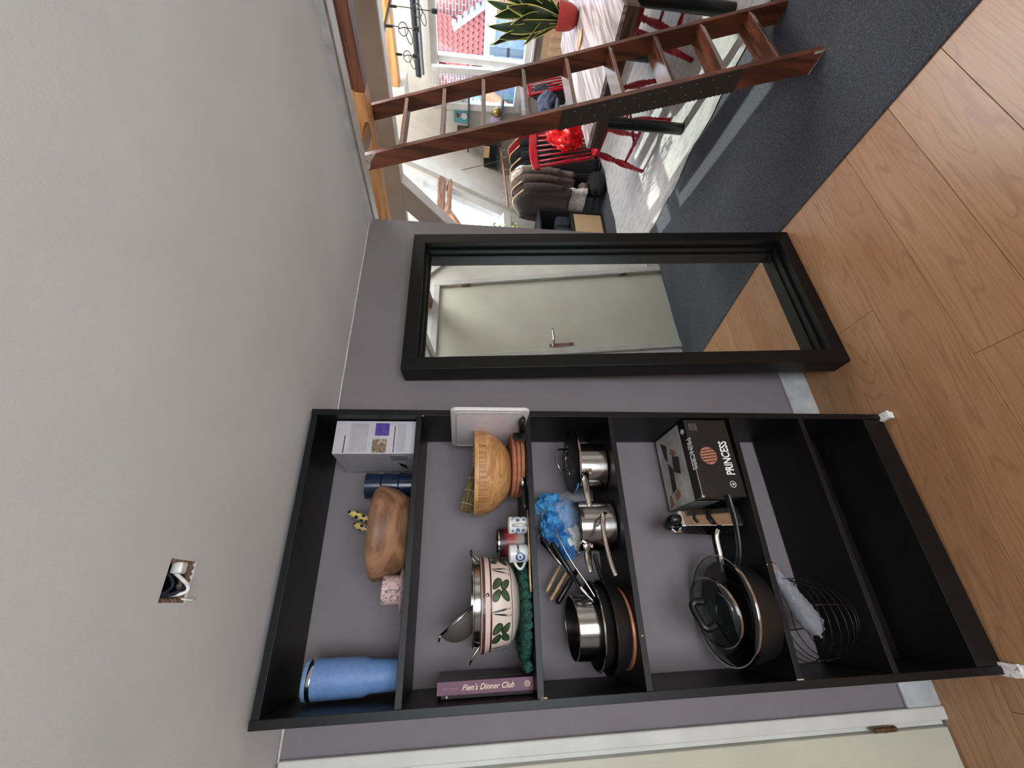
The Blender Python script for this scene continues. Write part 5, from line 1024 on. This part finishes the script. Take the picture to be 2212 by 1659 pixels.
# weathered boards lying across the roof window and timber outside
for k, (z0,z1,d0,d1) in enumerate(((1.80,1.875,-0.10,-0.055),(1.74,1.775,-0.12,-0.045))):
    b = newbm(); slab(b, 3.90, 4.36, z0, z1, d0, d1, 0.004); slab(b, 4.355, 4.385, z0+0.01, z1-0.012, d0+0.004, d1-0.004)
    single('weathered_board', b, wood('weathered_board_wood%d' % k,(104,70,46),(158,114,78),'X'), ('upper','lower')[k]+' of two weathered brown boards fixed across the roof window', 'board', (4.1,SY(z0)-0.05,z0), 'weathered boards across the roof window')
b = newbm(); slab(b, 4.02, 4.13, 1.0, 2.2, 0.20, 0.32, 0.006); single('outdoor_post', b, M_pine, 'orange timber post outside the roof window following the slope', 'timber', (4.08,SY(1.6)+0.25,1.0))
b = newbm(); tube(b, [(4.30,SY(1.9)+0.16,1.85),(3.60,SY(1.2)+0.16,1.28)], 0.045, 4); single('outdoor_brace', b, M_pine, 'orange timber brace crossing outside the roof window', 'timber', (3.95,SY(1.5)+0.16,1.28))
b = newbm(); slab(b, 3.38, 3.48, 1.0, 2.2, 0.20, 0.30, 0.006); slab(b, 2.95,3.9,1.42,1.50,0.31,0.36,0.004); single('outdoor_post', b, M_pine, 'orange timber post with a cross rail outside the near part of the roof window', 'timber', (3.5,SY(1.6)+0.25,1.0))

# ------------------------------------------------------------------ end wall: shelves, socket, radiator, blind tube, pendants
M_led = plain('dark_grey_ledge', (52,54,58), 0.4, sc=20, amt=0.1)
b = newbm(); box(b, 5.13,5.30,0.95,1.72,1.520,1.538,0.002); single('picture_ledge', b, M_led, 'upper dark wall ledge holding a white card and a teal heart card', 'shelf', (5.2,1.4,1.52))
cdw = thing('greeting_card', 'white card with red flowers propped on the upper wall ledge', 'card', (5.2,1.2,1.539))
Mc_ = Matrix.Translation((5.20,0,1.5385)) @ Matrix.Rotation(R(8),4,'Y')
part('card', box(newbm(), 0,0.004,1.10,1.25,0,0.21,0,Mc_), M_paper, cdw)
b = newbm(); rnd = random.Random(5)
for k in range(26):
    y_, z_ = rnd.uniform(1.11,1.24), rnd.uniform(0.01,0.20)**1.0; s_ = rnd.uniform(0.003,0.010); lathe(b, [(0,0.0006),(s_,0.0002)], (0,0,0), 7, Mc_ @ Matrix.Translation((-0.0004,y_,z_)) @ Matrix.Rotation(R(-90),4,'Y'))
part('flower_print', b, M_maroon, cdw, kind='stuff')
cdt = thing('greeting_card', 'teal card with a red heart propped on the upper wall ledge', 'card', (5.2,1.35,1.539))
part('card', box(newbm(), 0,0.004,1.265,1.42,0,0.16,0,Mc_), plain('teal_card',(96,164,178),0.5), cdt)
b = newbm(); t = bmesh.new(); hp = []
for k in range(28):
    a_ = 2*PI*k/28; hp.append((16*math.sin(a_)**3/16, (13*math.cos(a_)-5*math.cos(2*a_)-2*math.cos(3*a_)-math.cos(4*a_))/16))
t.faces.new([t.verts.new(Mc_@Vector((-0.0008,1.335+p[0]*0.028,0.112+p[1]*0.028))) for p in hp]); merge(b, t); part('heart_print', b, M_red, cdt)
b = newbm(); t = bmesh.new(); t.faces.new([t.verts.new(Mc_@Vector((-0.0008,1.335+0.036*math.cos(a_),0.043+0.032*math.sin(a_)))) for a_ in [2*PI*k/20 for k in range(20)]]); merge(b, t); part('round_print', b, M_paper, cdt)
single('patterned_book', box(newbm(), 5.16,5.20,1.44,1.49,1.5385,1.66,0.001), speckle('dark_dotted_cover',(40,36,34),(170,150,110),90,0.58), 'dark dotted book at the left end of the upper wall ledge', 'book', (5.18,1.465,1.5385))
wl = thing('wall_shelf', 'lower dark wall shelf with a black box and small keepsakes', 'shelf', (5.15,1.5,1.15))
part('board', box(newbm(), 5.02,5.30,1.02,1.86,1.150,1.168,0.002), M_led, wl); 
bb = thing('black_box', 'open black box with a wooden strip on the left part of the lower wall shelf', 'box', (5.12,1.7,1.169))
for (x0,x1,y0,y1,z0,z1) in ((5.06,5.24,1.55,1.56,1.169,1.33),(5.06,5.24,1.83,1.84,1.169,1.33),(5.23,5.24,1.56,1.83,1.169,1.33),(5.06,5.24,1.56,1.83,1.169,1.18)): part('box_side', box(newbm(),x0,x1,y0,y1,z0,z1), M_cab, bb)
b = newbm(); box(b, 5.055,5.075,1.58,1.72,1.27,1.34,0.002); single('wood_block', b, M_lightwood, 'pale wooden block resting on the black box', 'block', (5.065,1.65,1.27))
single('purple_carton', box(newbm(), 5.08,5.16,1.28,1.42,1.169,1.28,0.002), plain('lilac_carton',(176,158,188),0.5), 'small lilac carton on the lower wall shelf', 'box', (5.12,1.35,1.169))
b = newbm(); lathe(b, [(0,0),(0.03,0),(0.05,0.03),(0.052,0.06),(0.03,0.09),(0.02,0.10),(0,0.10)], (5.1,1.20,1.169)); single('brass_jar', b, plain('antique_brass',(150,128,76),0.3,0.8), 'round brass jar at the window end of the lower wall shelf', 'jar', (5.1,1.2,1.169), None, 40)
so = thing('wall_socket', 'white double wall socket above the red sweater', 'socket', (5.295,1.63,0.86)); part('plate', box(newbm(), 5.285,5.30,1.585,1.665,0.795,0.93,0.003), M_white, so)
for z in (0.83,0.895): part('socket_hole', lathe(newbm(), [(0,0.001),(0.020,0.001),(0.021,-0.001)], (0,0,0), 16, Matrix.Translation((5.2845,1.625,z)) @ Matrix.Rotation(R(-90),4,'Y')), plain('socket_grey',(150,146,138),0.5), so)
rd = thing('radiator', 'tan panel radiator under the end window', 'radiator', (5.24,0.0,0.15))
part('panel', box(newbm(), 5.21,5.27,-0.60,0.70,0.15,0.80,0.006), M_radiator, rd)
for k in range(16): part('rib', box(newbm(), 5.198,5.211,-0.56+k*0.078,-0.515+k*0.078,0.20,0.72,0.005), M_radiator, rd)
b = newbm(); box(b, 5.17,5.34,-0.80,1.30,0.875,0.900,0.003); struct('trim_12', b, M_white, 'white window sill board')
pt = thing('blind_tube', 'dark grey roller blind cassette on the wall above the end window', 'blind', (5.16,0.2,2.04))
part('cassette', tube(newbm(), [(5.17,-0.9,2.06),(5.17,0.945,2.06)], 0.030, 20), plain('anthracite_tube',(62,66,72),0.3,0.4), pt, 40); part('lower_tube', tube(newbm(), [(5.15,-0.9,2.015),(5.15,0.915,2.015)], 0.020, 16), plain('light_tube',(150,152,156),0.25,0.6), pt, 40)
part('end_cap', tube(newbm(), [(5.17,0.945,2.06),(5.17,0.955,2.06)], 0.031, 20), M_white, pt, 40)
tr = thing('light_track', 'black ceiling bar with knotted pendant cables below the honey-coloured beam', 'lamp', (4.3,0.15,2.19))
part('bar', box(newbm(), 3.95,4.75,0.135,0.160,2.178,2.196,0.002), M_black, tr)
def pendant(x, y, ztop, zs, knot, lab):
    o = thing('pendant_lamp', lab, 'lamp', (x,y,ztop), 'bare pendant sockets on knotted black cables')
    kc = Vector((x,y,knot)); b = newbm()
    P_ = [Vector((x,y,ztop)), Vector((x,y-0.004,(ztop+knot)/2+0.02)), kc+Vector((0,0.0,0.03))]
    P_ += [kc+Vector((0.0,0.045*math.cos(a_)+0.01,0.035*math.sin(a_))) for a_ in [2*PI*k/14+1.5 for k in range(15)]]
    P_ += [kc+Vector((0.01,0.055-0.055*math.cos(a_),-0.01+0.02*math.sin(a_)-0.04*abs(math.sin(a_/2)))) for a_ in [2*PI*k/12 for k in range(13)]]
    P_ += [kc+Vector((0,0.0,-0.04)), Vector((x,y,zs+0.05))]
    tube(b, smoothpath(P_,2), 0.0032, 6); part('cable', b, M_black, o, True)
    part('ceiling_sleeve', tube(newbm(), [(x,y,ztop),(x,y,ztop-0.05)], 0.010, 10), M_black, o, 40)
    part('lamp_socket', tube(newbm(), [(x,y,zs+0.055),(x,y,zs+0.045),(x,y,zs)], [0.008,0.018,0.018], 12), M_black, o, 40)
pendant(4.55,0.147,2.178,1.80,1.96,'pendant socket hanging lowest, in front of the window glass')
pendant(4.22,0.147,2.178,1.925,2.05,'pendant socket with a big double loop, middle of the three pendants')
pendant(4.64,0.524,2.19,1.99,2.09,'pendant socket nearest the ladder, with a small looped knot')

# ------------------------------------------------------------------ outside
K = 1.8
def O(y9, z9, x=16.0): return Vector((x, -1.495+(y9+1.495)*K*(x-0.24)/(15.76), 1.534+(z9-1.534)*K*(x-0.24)/(15.76)))
hs = thing('neighbour_house', 'neighbouring house with red clay roof tiles and a brick gable outside the end window', 'building', (16.5,4.0,-2.0))
b = newbm(); box(b, 16.9,17.2,1.0,9.0,-2,6.5); part('brick_wall', b, M_brick, hs)
b = newbm(); hexa(b, [(16.0,4.22,0.95),(16.0,6.2,0.95),(16.0,6.2,0.85),(16.0,4.22,0.85),(16.85,5.15,2.85),(16.85,6.2,2.85),(16.9,6.2,2.75),(16.9,5.15,2.75)]); part('roof_deck', b, M_maroon, hs)
b = newbm(); t = bmesh.new(); prof = [(0.0,0.0),(0.03,0.035),(0.07,0.045),(0.11,0.02),(0.14,0.0),(0.17,0.004)]; lo = [t.verts.new((-0.04, p[0], p[1]+0.03)) for p in prof]; hi = [t.verts.new((0.10, p[0], p[1]+0.20)) for p in prof]; lo2 = [t.verts.new((-0.04, p[0], p[1])) for p in prof]
for k in range(5): t.faces.new((lo[k],lo[k+1],hi[k+1],hi[k])); t.faces.new((lo2[k],lo2[k+1],lo[k+1],lo[k]))
merge(b, t); tl0 = None
for i in range(12):
    z = 0.93+i*0.165; x = 15.96+0.85*(z-0.85)/1.95
    rk = 4.75 if z > 1.957 else 4.23+(z-1.13)*(0.58/0.827)
    for j in range(9):
        y = 4.65+j*0.168 if False else rk+0.02+j*0.168
        if y > 6.1: break
        if tl0 is None: tl0 = part('roof_tile', b, M_rooftile, hs, local=True); q = tl0
        else: q = tl0.copy(); C.objects.link(q); q.parent = hs
        q.location = Vector((x, y, z-0.02))-hs.location; q.rotation_euler = (0,0,0)
for k in range(6):
    f_ = k/5; p = Vector((15.95,4.80,1.98)).lerp(Vector((15.9,4.20,1.08)), f_); part('lead_step', box(newbm(), p.x-0.02,p.x+0.2,p.y-0.10,p.y-0.01,p.z-0.02,p.z+0.10), M_zinc, hs)
b = newbm(); hexa(b, [(15.85,4.08,1.00),(15.85,4.2,1.0),(16.0,4.2,1.0),(16.0,4.08,1.0),(15.85,4.80,2.05),(15.85,4.90,2.02),(16.0,4.90,2.02),(16.0,4.80,2.05)]); part('rake_board', b, M_zinc, hs)
part('gutter_board', box(newbm(), 15.7,15.9,2.5,6.3,0.74,1.08,0.01), M_zinc, hs)
part('corner_post', box(newbm(), 15.8,15.95,3.75,3.95,1.0,5.5,0.01), M_zinc, hs)
part('flat_roof', box(newbm(), 14.5,16.9,4.55,6.6,-0.6,-0.45), M_slate, hs); part('low_wall', box(newbm(), 15.9,16.0,4.5,6.6,-0.5,0.75), M_slate, hs)
part('zinc_edge', box(newbm(), 14.4,14.5,3.0,6.6,-0.75,-0.35), M_zinc, hs)
vp = thing('vent_pipe', 'grey banded vent pipe standing on the neighbouring flat roof', 'pipe', (15.0,4.92,-0.45)); part('pipe', tube(newbm(), [(15.0,4.92,-0.45),(15.0,4.92,0.92)], 0.10, 16), M_vent, vp, 40); part('band', tube(newbm(), [(15.0,4.92,0.32),(15.0,4.92,0.40)], 0.112, 16), M_dark, vp, 40)
lv = thing('louvred_building', 'white louvred building left of the red tiled roof outside', 'building', (15.0,7.2,-2.0)); part('wall', box(newbm(), 15.1,15.4,6.3,9.5,-2.0,6.0), M_louvgap, lv)
for k in range(22): part('louvre', box(newbm(), 14.98,15.1,6.35,9.4,1.15+k*0.13,1.22+k*0.13,0.004), M_louv, lv)
for y in (6.9,7.5,8.2): part('mullion', box(newbm(), 14.94,15.0,y,y+0.06,1.1,4.1), M_louv, lv)
orf = thing('orange_roof', 'orange tiled lower roof outside below the white louvres', 'roof', (14.0,7.0,-0.5)); M_or = plain('orange_roof_tile', (226,120,84), 0.7, sc=8, amt=0.2); ot = None
for i in range(9):
    for j in range(9):
        if ot is None: ot = part('roof_tile', box(newbm(), -0.02,0.20,0.0,0.335,0.0,0.025,0.004,Matrix.Rotation(R(-35),4,'Y')), M_or, orf, local=True); q = ot
        else: q = ot.copy(); C.objects.link(q); q.parent = orf
        q.location = Vector((13.6+i*0.15, 5.9+j*0.34, -0.1+i*0.115))-orf.location
part('roof_deck', box(newbm(), 13.6,15.1,5.8,9.2,-0.8,-0.3), M_maroon, orf)
